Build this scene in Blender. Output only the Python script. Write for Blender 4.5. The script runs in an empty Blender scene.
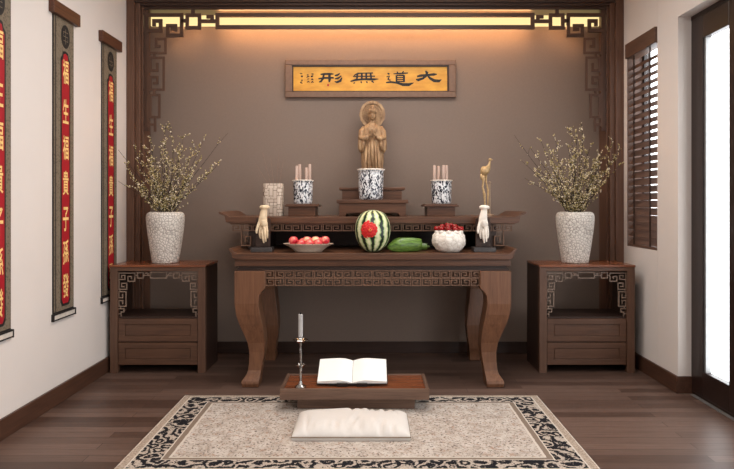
import bpy, bmesh, math, random
from mathutils import Vector, Matrix
PI = math.pi
random.seed(7)
scn = bpy.context.scene
COL = scn.collection
H = 1.35          # camera height
F = 620.0         # focal length in pixels of a 734-wide frame
VX, VY = 371.0, 203.0

def X(px, d): return (px - VX) * d / F
def Z(py, d): return H - (py - VY) * d / F

# ------------------------------------------------------------------ materials
def lin(c):
    c = c / 255.0
    return c / 12.92 if c <= 0.04045 else ((c + 0.055) / 1.055) ** 2.4
def rgb(r, g, b): return (lin(r), lin(g), lin(b), 1.0)

class NT:
    def __init__(s, name):
        s.m = bpy.data.materials.new(name); s.m.use_nodes = True
        s.t = s.m.node_tree; s.n = s.t.nodes
        s.b = s.n['Principled BSDF']
    def new(s, kind, **kw):
        n = s.n.new(kind)
        for k, v in kw.items(): setattr(n, k, v)
        return n
    def link(s, a, b): s.t.links.new(a, b)
    def math(s, op, a, b=None, clamp=False):
        n = s.new('ShaderNodeMath', operation=op); n.use_clamp = clamp
        for i, v in enumerate((a, b)):
            if v is None: continue
            if isinstance(v, (int, float)): n.inputs[i].default_value = v
            else: s.link(v, n.inputs[i])
        return n.outputs[0]
    def coord(s, scale=(1, 1, 1), kind='Object'):
        tc = s.new('ShaderNodeTexCoord'); mp = s.new('ShaderNodeMapping')
        mp.inputs['Scale'].default_value = scale
        s.link(tc.outputs[kind], mp.inputs['Vector'])
        return mp.outputs[0]
    def noise(s, vec, scale=5, detail=4, rough=0.55, dist=0.0):
        n = s.new('ShaderNodeTexNoise')
        n.inputs['Scale'].default_value = scale; n.inputs['Detail'].default_value = detail
        n.inputs['Roughness'].default_value = rough; n.inputs['Distortion'].default_value = dist
        s.link(vec, n.inputs['Vector'])
        return n.outputs['Fac']
    def ramp(s, fac, stops, interp='LINEAR'):
        r = s.new('ShaderNodeValToRGB'); r.color_ramp.interpolation = interp
        e = r.color_ramp.elements
        while len(e) < len(stops): e.new(0.5)
        for el, (p, c) in zip(e, stops):
            el.position = p; el.color = c
        if not isinstance(fac, (int, float)): s.link(fac, r.inputs[0])
        return r.outputs[0]
    def mix(s, fac, a, b):
        n = s.new('ShaderNodeMix', data_type='RGBA')
        for sock, v in ((n.inputs[0], fac), (n.inputs[6], a), (n.inputs[7], b)):
            if isinstance(v, (int, float)): sock.default_value = v
            elif isinstance(v, tuple): sock.default_value = v
            else: s.link(v, sock)
        return n.outputs[2]
    def bump(s, h, strength=0.3, dist=0.01):
        b = s.new('ShaderNodeBump'); b.inputs['Strength'].default_value = strength
        b.inputs['Distance'].default_value = dist
        s.link(h, b.inputs['Height']); s.link(b.outputs[0], s.b.inputs['Normal'])
    def set(s, color=None, rough=None, **kw):
        if color is not None:
            if isinstance(color, tuple): s.b.inputs['Base Color'].default_value = color
            else: s.link(color, s.b.inputs['Base Color'])
        if rough is not None: s.b.inputs['Roughness'].default_value = rough
        for k, v in kw.items(): s.b.inputs[k].default_value = v
        return s.m

def plain(name, c, rough=0.5, var=0.12, scale=30, bump=0.0, **kw):
    t = NT(name)
    f = t.noise(t.coord(), scale, 3)
    d = tuple(v * (1 - var) for v in c[:3]) + (1,)
    l = tuple(min(1, v * (1 + var)) for v in c[:3]) + (1,)
    if bump: t.bump(f, bump, 0.004)
    return t.set(t.ramp(f, [(0.3, d), (0.7, l)]), rough, **kw)

def wood(name, dark, light, axis='x', rough=0.38, scale=1.0):
    t = NT(name)
    sc = {'x': (1.2, 22, 22), 'y': (22, 1.2, 22), 'z': (22, 22, 1.2)}[axis]
    v = t.coord(tuple(q * scale for q in sc))
    g = t.noise(v, 2.2, 6, 0.6, 0.6)
    w = t.noise(t.coord(tuple(q * 3 * scale for q in sc)), 3.0, 3, 0.5)
    f = t.math('ADD', t.math('MULTIPLY', g, 0.72), t.math('MULTIPLY', w, 0.28))
    t.bump(w, 0.05, 0.002)
    return t.set(t.ramp(f, [(0.32, dark), (0.68, light)]), rough, **{'Specular IOR Level': 0.4})

M = {}
M['wood_x'] = wood('walnut_along_width', rgb(66, 41, 28), rgb(102, 67, 47), 'x')
M['wood_z'] = wood('walnut_upright', rgb(90, 58, 40), rgb(126, 86, 61), 'z')
M['wood_y'] = wood('walnut_along_depth', rgb(80, 52, 38), rgb(116, 80, 60), 'y')
M['wood_top'] = wood('polished_reddish_walnut', rgb(96, 52, 32), rgb(140, 82, 52), 'x', 0.25)
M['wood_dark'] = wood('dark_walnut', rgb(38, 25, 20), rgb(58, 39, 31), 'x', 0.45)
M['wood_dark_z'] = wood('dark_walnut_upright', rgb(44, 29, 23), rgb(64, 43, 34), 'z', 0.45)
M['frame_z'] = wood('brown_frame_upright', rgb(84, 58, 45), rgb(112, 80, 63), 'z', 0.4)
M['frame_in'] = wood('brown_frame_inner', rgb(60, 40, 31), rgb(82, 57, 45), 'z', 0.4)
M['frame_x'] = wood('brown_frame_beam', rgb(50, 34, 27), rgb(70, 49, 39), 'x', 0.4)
M['fret'] = wood('fretwork_wood', rgb(64, 44, 34), rgb(90, 64, 50), 'x', 0.45)
M['fret_key'] = wood('carved_key_wood', rgb(92, 66, 50), rgb(122, 90, 70), 'x', 0.5)
M['low_wood'] = wood('greyish_walnut', rgb(84, 62, 50), rgb(118, 92, 77), 'x', 0.4)
M['fret_cab'] = plain('taupe_fret_inlay', rgb(124, 104, 90), 0.45)
M['fret_low'] = wood('brown_fretwork_wood', rgb(74, 51, 39), rgb(98, 70, 55), 'z', 0.5)  # brown wood, darkened in colour to stand for the shadow gaps round the bars
M['cab_x'] = wood('cabinet_walnut', rgb(70, 47, 35), rgb(104, 73, 55), 'x', 0.42)
M['cab_z'] = wood('cabinet_walnut_upright', rgb(76, 53, 41), rgb(106, 76, 59), 'z', 0.42)
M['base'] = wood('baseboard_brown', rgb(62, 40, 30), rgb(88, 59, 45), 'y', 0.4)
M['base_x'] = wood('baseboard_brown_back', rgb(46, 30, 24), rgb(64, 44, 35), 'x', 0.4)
M['door'] = plain('dark_door_paint', rgb(38, 24, 20), 0.35)
M['blind'] = wood('blind_wood', rgb(78, 56, 45), rgb(108, 80, 66), 'y', 0.45)
M['metal'] = plain('brushed_grey_metal', rgb(150, 150, 150), 0.4, Metallic=0.6)
M['wall_white'] = plain('warm_white_plaster', rgb(222, 213, 207), 0.8, 0.015, 3)
M['wall_back'] = plain('taupe_wall_covering', rgb(126, 109, 98), 0.75, 0.03, 60)
M['ceil'] = plain('ceiling_paint', rgb(225, 220, 214), 0.85, 0.01, 3)
M['black'] = plain('black_stand_lacquer', rgb(38, 33, 31), 0.35)
M['gold'] = plain('gilded_ink', rgb(244, 206, 130), 0.45, 0.1)
M['ink'] = plain('black_ink', rgb(18, 12, 10), 0.6)
M['seal'] = plain('red_seal', rgb(170, 40, 25), 0.6)
M['red'] = plain('red_silk', rgb(160, 8, 26), 0.65, 0.08, 60)
M['brocade_edge'] = plain('black_silk_edge', rgb(24, 18, 16), 0.7)
M['page'] = plain('white_paper', rgb(247, 245, 240), 0.7, 0.01)
M['linen'] = plain('white_linen', rgb(212, 206, 200), 0.85, 0.02, 80)
M['linen_edge'] = plain('grey_piping', rgb(128, 112, 96), 0.8)
M['chrome'] = plain('polished_silver', rgb(170, 168, 166), 0.16, 0.03, Metallic=1.0)
M['candle'] = plain('pale_grey_wax', rgb(180, 178, 176), 0.45, 0.03)
M['wick'] = plain('burnt_wick', rgb(20, 16, 14), 0.8)
M['cream'] = plain('cream_carved_resin', rgb(222, 198, 164), 0.5, 0.08, 40)
M['ivory'] = plain('white_carved_resin', rgb(238, 228, 216), 0.5, 0.05, 40)
M['greystand'] = plain('grey_black_slab', rgb(62, 57, 56), 0.35)
M['ash'] = plain('incense_ash', rgb(210, 205, 200), 0.9, 0.1, 80)
M['plate'] = plain('speckled_cream_glaze', rgb(196, 176, 158), 0.3, 0.12, 120)
M['berry'] = plain('dark_red_berry', rgb(150, 14, 18), 0.22, 0.25, 30)
M['stalk'] = plain('green_stalk', rgb(88, 110, 50), 0.5)
M['twig'] = plain('brown_twig', rgb(50, 38, 30), 0.8, 0.2, 60)
M['faint'] = plain('pale_brown_twig', rgb(128, 100, 86), 0.8, 0.1, 60)
M['bronze'] = plain('antique_gold_metal', rgb(188, 156, 112), 0.4, 0.25, 60, Metallic=0.2)
M['pole'] = plain('pale_brown_rod', rgb(150, 126, 104), 0.45, 0.1, 60)
M['carving_red'] = plain('red_melon_flesh', rgb(206, 30, 28), 0.4, 0.25, 90)
M['carving_gold'] = plain('pale_orange_melon_flesh', rgb(226, 120, 70), 0.4, 0.2, 90)

def brocade():
    t = NT('grey_brown_brocade')
    v = t.coord((1, 60, 60))
    ch = t.new('ShaderNodeTexVoronoi'); ch.inputs['Scale'].default_value = 1.0
    t.link(v, ch.inputs['Vector'])
    f = t.noise(t.coord((90, 90, 90)), 1, 2)
    a = t.ramp(ch.outputs['Distance'], [(0.25, rgb(98, 86, 70)), (0.5, rgb(126, 112, 94))])
    return t.set(t.mix(t.math('MULTIPLY', f, 0.4), a, rgb(84, 72, 58)), 0.8)
M['brocade'] = brocade()

def porcelain():
    t = NT('blue_and_white_porcelain')
    v = t.coord((1.1, 1.1, 0.42))
    n = t.noise(v, 42, 2.5, 0.5, 1.6)
    n2 = t.noise(t.coord((1.3, 1, 1)), 75, 2, 0.5, 0.8)
    f = t.math('ADD', t.math('MULTIPLY', n, 0.62), t.math('MULTIPLY', n2, 0.38))
    return t.set(t.ramp(f, [(0.0, rgb(16, 17, 24)), (0.465, rgb(28, 31, 42)), (0.485, rgb(112, 118, 132)), (0.51, rgb(222, 222, 224)), (1.0, rgb(240, 238, 236))]), 0.2)
M['porcelain'] = porcelain()

def crackle(name, base, line, scale, thr=0.05, rough=0.5, bumpst=0.5, squash=(1, 1, 1)):
    t = NT(name)
    v = t.coord(squash)
    vo = t.new('ShaderNodeTexVoronoi', feature='DISTANCE_TO_EDGE'); vo.inputs['Scale'].default_value = scale
    t.link(v, vo.inputs['Vector'])
    n = t.noise(t.coord(), scale * 0.25, 3)
    a = t.ramp(vo.outputs['Distance'], [(0.0, line), (thr, base)])
    t.bump(vo.outputs['Distance'], bumpst, 0.01)
    d = tuple(c * 0.82 for c in base[:3]) + (1,)
    return t.set(t.mix(t.math('MULTIPLY', n, 0.5), a, d), rough)
M['vase'] = crackle('white_crackle_ceramic', rgb(228, 221, 213), rgb(118, 106, 96), 44, 0.13, 0.55, 0.8)
M['bowlwhite'] = crackle('white_sculpted_glaze', rgb(240, 232, 222), rgb(200, 188, 176), 26, 0.08, 0.4, 0.7)

def keyvase():
    t = NT('mosaic_line_ceramic')
    br = t.new('ShaderNodeTexBrick'); br.offset = 0.5; br.offset_frequency = 2; br.squash = 0.6; br.squash_frequency = 3
    tc = t.new('ShaderNodeTexCoord'); sp = t.new('ShaderNodeSeparateXYZ'); t.link(tc.outputs['Object'], sp.inputs[0])
    cb = t.new('ShaderNodeCombineXYZ')
    t.link(t.math('ADD', sp.outputs[0], t.math('MULTIPLY', sp.outputs[1], 0.6)), cb.inputs[0]); t.link(sp.outputs[2], cb.inputs[1])
    mp = t.new('ShaderNodeMapping'); mp.inputs['Rotation'].default_value = (0, 0, PI / 2); t.link(cb.outputs[0], mp.inputs['Vector'])
    b2 = t.new('ShaderNodeTexBrick'); b2.offset = 0.35; ch = t.new('ShaderNodeTexChecker'); ch.inputs['Scale'].default_value = 13
    ch.inputs['Color1'].default_value = (0, 0, 0, 1); ch.inputs['Color2'].default_value = (1, 1, 1, 1)
    t.link(cb.outputs[0], ch.inputs['Vector'])
    for q_, vec, w_, h_ in ((br, cb.outputs[0], .05, .028), (b2, mp.outputs[0], .07, .032)):
        t.link(vec, q_.inputs['Vector'])
        q_.inputs['Color1'].default_value = rgb(204, 188, 172); q_.inputs['Color2'].default_value = rgb(184, 166, 150)
        q_.inputs['Mortar'].default_value = rgb(104, 84, 72); q_.inputs['Scale'].default_value = 1.0; q_.inputs['Mortar Size'].default_value = 0.0022
        q_.inputs['Brick Width'].default_value = w_; q_.inputs['Row Height'].default_value = h_
    return t.set(t.mix(ch.outputs['Fac'], br.outputs['Color'], b2.outputs['Color']), 0.5)
M['keyvase'] = keyvase()

def melon():
    t = NT('striped_melon_rind')
    tc = t.new('ShaderNodeTexCoord'); sp = t.new('ShaderNodeSeparateXYZ'); t.link(tc.outputs['Object'], sp.inputs[0])
    ang = t.math('ARCTAN2', sp.outputs[1], sp.outputs[0])
    wob = t.noise(t.coord((9, 9, 16)), 1.0, 3, 0.6)
    s = t.math('SINE', t.math('ADD', t.math('MULTIPLY', ang, 11), t.math('MULTIPLY', t.math('SUBTRACT', wob, 0.5), 5.0)))
    n = t.noise(t.coord((60, 60, 60)), 1, 3)
    s = t.math('ADD', s, t.math('MULTIPLY', t.math('SUBTRACT', n, 0.5), 1.2))
    c = t.ramp(t.math('MULTIPLY', t.math('ADD', s, 1), 0.5), [(0.0, rgb(226, 226, 186)), (0.5, rgb(178, 192, 134)), (0.68, rgb(104, 138, 84)), (0.8, rgb(30, 52, 30)), (0.95, rgb(14, 26, 16))])
    return t.set(c, 0.3)
M['melon'] = melon()

def peach():
    t = NT('blushing_peach_skin')
    n = t.noise(t.coord((16, 16, 16)), 1, 2)
    oi = t.new('ShaderNodeObjectInfo')
    f = t.math('ADD', n, t.math('MULTIPLY', t.math('SUBTRACT', oi.outputs['Random'], 0.5), 0.25))
    return t.set(t.ramp(f, [(0.30, rgb(244, 204, 158)), (0.40, rgb(234, 120, 110)), (0.55, rgb(200, 30, 52))]), 0.4)
M['peach'] = peach()

def gourd():
    t = NT('ridged_green_skin')
    n = t.noise(t.coord((10, 60, 60)), 1, 4)
    return t.set(t.ramp(n, [(0.3, rgb(42, 70, 28)), (0.7, rgb(118, 154, 68))]), 0.3)
M['gourd'] = gourd()

def buds():
    t = NT('pale_olive_buds')
    n = t.noise(t.coord((55, 55, 55)), 1, 2)
    return t.set(t.ramp(n, [(0.34, rgb(104, 86, 40)), (0.45, rgb(158, 142, 72)), (0.53, rgb(220, 200, 150)), (0.62, rgb(250, 240, 220))]), 0.6)
M['buds'] = buds()

def carved():
    t = NT('carved_tan_wood')
    n = t.noise(t.coord((30, 30, 12)), 1, 5)
    t.bump(t.noise(t.coord((90, 90, 40)), 1, 3), 0.7, 0.008)
    return t.set(t.ramp(n, [(0.3, rgb(122, 90, 62)), (0.7, rgb(182, 148, 110))]), 0.55)
M['carved'] = carved()

def goldpaper():
    t = NT('gold_leaf_paper')
    n = t.noise(t.coord((3, 1, 8)), 2, 4)
    return t.set(t.ramp(n, [(0.3, rgb(190, 130, 30)), (0.7, rgb(220, 164, 54))]), 0.45, **{'Metallic': 0.0})
M['goldpaper'] = goldpaper()

def floor_mat():
    t = NT('brown_plank_floor')
    v = t.coord()
    br = t.new('ShaderNodeTexBrick'); br.offset = 0.37; br.offset_frequency = 2
    t.link(v, br.inputs['Vector'])
    br.inputs['Color1'].default_value = rgb(80, 61, 52); br.inputs['Color2'].default_value = rgb(130, 106, 94)
    br.inputs['Mortar'].default_value = rgb(52, 37, 31)
    br.inputs['Scale'].default_value = 1.0; br.inputs['Mortar Size'].default_value = 0.0022
    br.inputs['Brick Width'].default_value = 1.1; br.inputs['Row Height'].default_value = 0.085; br.inputs['Bias'].default_value = 0
    g = t.noise(t.coord((1.6, 40, 1)), 2.2, 8, 0.75, 0.4)
    c = t.mix(t.math('MULTIPLY', g, 0.95, True), br.outputs['Color'], rgb(64, 44, 36))
    t.bump(g, 0.06, 0.002)
    r = t.math('ADD', t.math('MULTIPLY', g, 0.2), 0.3)
    t.link(r, t.b.inputs['Roughness'])
    return t.set(c, None, **{'Specular IOR Level': 0.32})
M['floor'] = floor_mat()

RX, RY = 1.226, 0.615     # rug half sizes
def rug_mat():
    t = NT('woven_rug_pattern')
    tc = t.new('ShaderNodeTexCoord'); sp = t.new('ShaderNodeSeparateXYZ'); t.link(tc.outputs['Object'], sp.inputs[0])
    wob = t.math('MULTIPLY', t.math('SUBTRACT', t.noise(t.coord(), 25, 2), 0.5), 0.008)
    ex = t.math('DIVIDE', t.math('SUBTRACT', RX, t.math('ADD', t.math('ABSOLUTE', sp.outputs[0]), wob)), 0.25)
    ey = t.math('DIVIDE', t.math('SUBTRACT', RY, t.math('ADD', t.math('ABSOLUTE', sp.outputs[1]), wob)), 0.185)
    e = t.math('MINIMUM', ex, ey)
    # scrolling motif of the dark border
    vo = t.new('ShaderNodeTexVoronoi'); vo.inputs['Scale'].default_value = 10.5
    nz = t.new('ShaderNodeTexNoise'); nz.inputs['Scale'].default_value = 9; nz.inputs['Detail'].default_value = 2
    t.link(tc.outputs['Object'], nz.inputs['Vector'])
    vm = t.new('ShaderNodeVectorMath', operation='MULTIPLY_ADD')
    vm.inputs[1].default_value = (0.11, 0.11, 0)
    t.link(nz.outputs['Color'], vm.inputs[0]); t.link(tc.outputs['Object'], vm.inputs[2])
    t.link(vm.outputs[0], vo.inputs['Vector'])
    ring = t.math('SINE', t.math('MULTIPLY', vo.outputs['Distance'], 17.0))
    fine = t.noise(t.coord(), 95, 3, 0.6)
    ring = t.math('ADD', ring, t.math('MULTIPLY', t.math('SUBTRACT', fine, 0.5), 5.5))
    black, cream, beige, tan = rgb(28, 27, 31), rgb(198, 188, 176), rgb(178, 165, 152), rgb(128, 112, 100)
    scroll = t.ramp(t.math('MULTIPLY', t.math('ADD', ring, 1), 0.5), [(0.50, black), (0.60, rgb(104, 94, 88)), (0.72, beige)])
    # field with small scattered motifs
    sp1 = t.noise(t.coord(), 70, 3, 0.7); sp2 = t.noise(t.coord((1, 1, 1)), 14, 5, 0.7)
    fld = t.ramp(sp2, [(0.3, rgb(160, 147, 136)), (0.5, rgb(186, 175, 165)), (0.7, rgb(202, 194, 186))])
    fld = t.mix(t.ramp(sp1, [(0.36, (1, 1, 1, 1)), (0.46, (0, 0, 0, 1))]), fld, rgb(88, 76, 70))
    sp3 = t.noise(t.coord((1, 1, 1)), 33, 4, 0.6)
    fld = t.mix(t.ramp(sp3, [(0.58, (0, 0, 0, 1)), (0.68, (0.6, 0.6, 0.6, 1))]), fld, rgb(150, 106, 78))
    out = t.mix(t.ramp(fine, [(0.4, (0, 0, 0, 1)), (0.6, (1, 1, 1, 1))]), rgb(142, 125, 111), rgb(180, 165, 150))
    def step(thr): return t.math('GREATER_THAN', e, thr)
    c = t.mix(step(0.03), cream, out)
    c = t.mix(step(0.19), c, cream); c = t.mix(step(0.225), c, scroll)
    c = t.mix(step(0.78), c, cream); c = t.mix(step(0.81), c, tan)
    c = t.mix(step(0.93), c, cream); c = t.mix(step(0.985), c, fld)
    t.bump(fine, 0.25, 0.004)
    return t.set(c, 0.95, **{'Specular IOR Level': 0.1})
M['rug'] = rug_mat()

def emis(name, c, strength):
    t = NT(name); t.n.remove(t.b)
    e = t.new('ShaderNodeEmission'); e.inputs[0].default_value = c; e.inputs[1].default_value = strength
    t.link(e.outputs[0], t.n['Material Output'].inputs[0]); return t.m
M['led_panel'] = emis('warm_light_diffuser', rgb(255, 226, 158), 1.1)
M['led'] = emis('amber_led', (1.0, 0.52, 0.22, 1), 30.0)

def glass(name, tint=(1, 1, 1, 1), fac=0.06, rough=0.02):
    t = NT(name); t.n.remove(t.b)
    tr = t.new('ShaderNodeBsdfTransparent'); tr.inputs[0].default_value = tint
    gl = t.new('ShaderNodeBsdfGlossy'); gl.inputs['Roughness'].default_value = rough
    mx = t.new('ShaderNodeMixShader'); mx.inputs[0].default_value = fac
    t.link(tr.outputs[0], mx.inputs[1]); t.link(gl.outputs[0], mx.inputs[2]); t.link(mx.outputs[0], t.n['Material Output'].inputs[0])
    return t.m
M['glass'] = glass('window_glass')
def rosy():
    t = NT('rosy_translucent_glass'); t.set(rgb(226, 200, 186), 0.15, Alpha=0.5); return t.m
M['tube'] = rosy()

# ------------------------------------------------------------------ mesh helpers
def BM(): return bmesh.new()
NBOX = [0]
def box(bm, x0, x1, y0, y1, z0, z1):
    # a hair's breadth of difference keeps overlapping boards from sharing a face
    NBOX[0] += 1; e = (NBOX[0] % 7) * 1.2e-4
    x0 += e; x1 -= e; y0 += e; y1 -= e; z1 -= e
    v = [bm.verts.new(p) for p in ((x0,y0,z0),(x1,y0,z0),(x1,y1,z0),(x0,y1,z0),(x0,y0,z1),(x1,y0,z1),(x1,y1,z1),(x0,y1,z1))]
    for f in ((0,3,2,1),(4,5,6,7),(0,1,5,4),(1,2,6,5),(2,3,7,6),(3,0,4,7)): bm.faces.new([v[i] for i in f])
def prism(bm, pts, a0, a1, fn):
    """closed outline (u, v) pushed from a0 to a1; fn(u, v, a) gives the point"""
    A = [bm.verts.new(fn(u, v, a0)) for u, v in pts]; B = [bm.verts.new(fn(u, v, a1)) for u, v in pts]
    n = len(pts)
    bm.faces.new(A); bm.faces.new(B[::-1])
    for i in range(n): bm.faces.new((A[i], B[i], B[(i+1) % n], A[(i+1) % n]))
XZ = lambda u, v, a: (u, a, v)
def strokes(bm, lines, w, y0, y1):
    """key-pattern bars: each polyline of (x, z) corner points becomes square bars of width w between depths y0 and y1"""
    h = w / 2
    for ln in lines:
        for (xa, za), (xb, zb) in zip(ln, ln[1:]):
            box(bm, min(xa, xb) - h, max(xa, xb) + h, y0, y1, min(za, zb) - h, max(za, zb) + h)
def lathe(bm, prof, c=(0, 0, 0), seg=32, rx=None, sy=1.0, caps=True):
    rings = []
    for r, z in prof:
        ring = []
        for i in range(seg):
            a = 2 * PI * i / seg
            k = rx(a, z) if rx else 1
            ring.append(bm.verts.new((c[0] + r * k * math.cos(a), c[1] + r * k * sy * math.sin(a), c[2] + z)))
        rings.append(ring)
    for A, B in zip(rings, rings[1:]):
        for i in range(seg): bm.faces.new((A[i], A[(i+1) % seg], B[(i+1) % seg], B[i]))
    if caps: bm.faces.new(rings[0][::-1]); bm.faces.new(rings[-1])
def tube(bm, pts, rad, seg=8):
    pts = [Vector(p) for p in pts]
    if isinstance(rad, (int, float)): rad = [rad] * len(pts)
    rings = []; ref = None
    for i, p in enumerate(pts):
        t = (pts[min(i+1, len(pts)-1)] - pts[max(i-1, 0)]).normalized()
        if ref is None: ref = t.orthogonal().normalized()
        ref = (ref - t * ref.dot(t)); ref = ref.normalized() if ref.length > 1e-6 else t.orthogonal().normalized()
        o = t.cross(ref)
        rings.append([bm.verts.new(p + (ref * math.cos(2*PI*k/seg) + o * math.sin(2*PI*k/seg)) * rad[i]) for k in range(seg)])
    for A, B in zip(rings, rings[1:]):
        for k in range(seg): bm.faces.new((A[k], A[(k+1) % seg], B[(k+1) % seg], B[k]))
    bm.faces.new(rings[0][::-1]); bm.faces.new(rings[-1])
def ball(bm, c, r, sz=1.0, seg=16, rings=10, sx=1.0, sy=1.0):
    prof = [(max(1e-4, r * math.sin(PI * i / rings)), -r * sz * math.cos(PI * i / rings)) for i in range(rings + 1)]
    n0 = len(bm.verts)
    lathe(bm, prof, (0, 0, 0), seg)
    bm.verts.ensure_lookup_table()
    for v in bm.verts[n0:]:
        v.co = Vector((v.co.x * sx + c[0], v.co.y * sy + c[1], v.co.z + c[2]))
def move(bm, mat): bmesh.ops.transform(bm, matrix=mat, verts=bm.verts)

ORG = {}
def thing(name, label, cat, loc, group=None):
    o = bpy.data.objects.new(name, None); COL.objects.link(o)
    o.location = loc; o.empty_display_size = 0.1
    o['label'] = label; o['category'] = cat
    if group: o['group'] = group
    ORG[o] = Vector(loc); return o
def obj(name, bm, mat, parent=None, smooth=False, bevel=0.0, loc=None, label=None, mats=None):
    """one mesh object from world-space geometry; its origin goes to loc, or to the origin of its parent"""
    if isinstance(bm, bmesh.types.BMesh):
        bmesh.ops.recalc_face_normals(bm, faces=bm.faces)
        me = bpy.data.meshes.new(name); bm.to_mesh(me); bm.free()
    else: me = bm
    o = bpy.data.objects.new(name, me); COL.objects.link(o)
    for m in (mats or [mat]): me.materials.append(m)
    org = Vector(loc) if loc is not None else (ORG[parent] if parent is not None else Vector((0, 0, 0)))
    me.transform(Matrix.Translation(-org))
    ORG[o] = org
    if parent is not None:
        o.parent = parent; o.location = org - ORG[parent]
    else: o.location = org
    for p in me.polygons: p.use_smooth = bool(smooth)
    if smooth and smooth != 'all':
        try: me.set_sharp_from_angle(angle=math.radians(40))
        except Exception: pass
    if bevel:
        b = o.modifiers.new('edge', 'BEVEL'); b.width = bevel; b.segments = 2; b.limit_method = 'ANGLE'
    if label: o['label'] = label
    return o
def tag(o, label, cat, group=None):
    o['label'] = label; o['category'] = cat
    if group: o['group'] = group
    return o
def struct(name, bm, mat, parent=None, bevel=0.0, **k):
    o = obj(name, bm, mat, parent, bevel=bevel, **k)
    o['kind'] = 'structure'; return o
def dup(root, loc, label, group=None):
    r = root.copy(); COL.objects.link(r); r.location = loc; r['label'] = label
    if group: r['group'] = group
    ORG[r] = Vector(loc)
    for ch in list(root.children):
        c = ch.copy(); COL.objects.link(c); c.parent = r
        for g in list(ch.children):
            d = g.copy(); COL.objects.link(d); d.parent = c
    return r
def skin_mesh(joints, bones, subdiv=2):
    """one continuous limb surface grown round a skeleton of (x, y, z, radius) joints"""
    bm = BM(); lay = bm.verts.layers.skin.verify()
    vs = []
    for i, (x, y, z, r) in enumerate(joints):
        v = bm.verts.new((x, y, z)); v[lay].radius = (r, r); v[lay].use_root = (i == 0); vs.append(v)
    for a, b in bones: bm.edges.new((vs[a], vs[b]))
    me = bpy.data.meshes.new('skeleton'); bm.to_mesh(me); bm.free()
    t = bpy.data.objects.new('skeleton', me); COL.objects.link(t)
    t.modifiers.new('skin', 'SKIN').use_smooth_shade = True
    s = t.modifiers.new('smooth', 'SUBSURF'); s.levels = s.render_levels = subdiv
    dg = bpy.context.evaluated_depsgraph_get(); dg.update()
    out = bpy.data.meshes.new_from_object(t.evaluated_get(dg))
    bpy.data.objects.remove(t); bpy.data.meshes.remove(me)
    out.materials.clear()
    return out
def glyph(ch, bold=0.0):
    """outline of one written character as a flat bmesh filling the unit square"""
    cu = bpy.data.curves.new('glyph', 'FONT'); cu.body = ch; cu.size = 1; cu.offset = bold; cu.extrude = 0.0; cu.resolution_u = 3
    t = bpy.data.objects.new('glyph', cu); COL.objects.link(t)
    dg = bpy.context.evaluated_depsgraph_get(); dg.update()
    me = bpy.data.meshes.new_from_object(t.evaluated_get(dg))
    vs = [v.co.copy() for v in me.vertices]; fs = [list(p.vertices) for p in me.polygons]
    bpy.data.objects.remove(t); bpy.data.curves.remove(cu); bpy.data.meshes.remove(me)
    if not vs: return [], []
    x0, x1 = min(v.x for v in vs), max(v.x for v in vs); y0, y1 = min(v.y for v in vs), max(v.y for v in vs)
    return [((v.x - x0) / (x1 - x0), (v.y - y0) / (y1 - y0)) for v in vs], fs
def put_glyph(bm, ch, fn, bold=0.0):
    vs, fs = glyph(ch, bold)
    V = [bm.verts.new(fn(u, v)) for u, v in vs]
    for f in fs:
        try: bm.faces.new([V[i] for i in f])
        except ValueError: pass

# ------------------------------------------------------------------ setting
XL, XR, YB, ZC, YF = -2.113, 2.183, 5.58, 3.22, -2.6
WT = 0.18
b = BM(); box(b, XL - WT, XR + WT, YF, YB + 0.15, -0.1, 0); struct('floor', b, M['floor'])
b = BM(); box(b, XL - WT, XR + WT, YF, YB + 0.15, ZC, ZC + 0.1); struct('ceiling', b, M['ceil'])
b = BM(); box(b, XL - WT, XR + WT, YB, YB + 0.15, 0, ZC); struct('wall_back', b, M['wall_back'])
b = BM(); box(b, XL - WT, XL, YF, YB, 0, ZC); struct('wall_left', b, M['wall_white'])
WY0, WY1, WZ0, WZ1 = 4.73, 5.287, 0.985, 2.70      # window hole
DY0, DY1, DZ = 1.98, 4.41, 2.673                    # doorway
b = BM()
box(b, XR, XR + WT, WY1, YB, 0, ZC); box(b, XR, XR + WT, DY1, WY0, 0, ZC)
box(b, XR, XR + WT, WY0, WY1, 0, WZ0); box(b, XR, XR + WT, WY0, WY1, WZ1, ZC)
box(b, XR, XR + WT, DY0, DY1, DZ, ZC); box(b, XR, XR + WT, 1.2, DY0, 0, ZC); box(b, XR, XR + WT, -1.6, 1.2, DZ, ZC); box(b, XR, XR + WT, YF, -1.6, 0, ZC)
struct('wall_right', b, M['wall_white'])
b = BM(); box(b, XL - WT, XR + WT, YF - .15, YF, 0, ZC); struct('wall_front', b, M['wall_white'])
b = BM(); box(b, XL, XL + 0.018, YF, 5.35, 0, 0.12); struct('baseboard_left', b, M['base'], bevel=0.003)
b = BM(); box(b, XR - 0.018, XR, DY1 + 0.0, 5.35, 0, 0.12); box(b, XR - 0.018, XR + 0.093, DY1 - 0.018, DY1, 0, 0.12); struct('baseboard_right', b, M['base'], bevel=0.003)
b = BM(); box(b, -1.92, 1.99, YB - 0.018, YB, 0, 0.105); struct('baseboard_back', b, M['base_x'], bevel=0.003)

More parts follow.
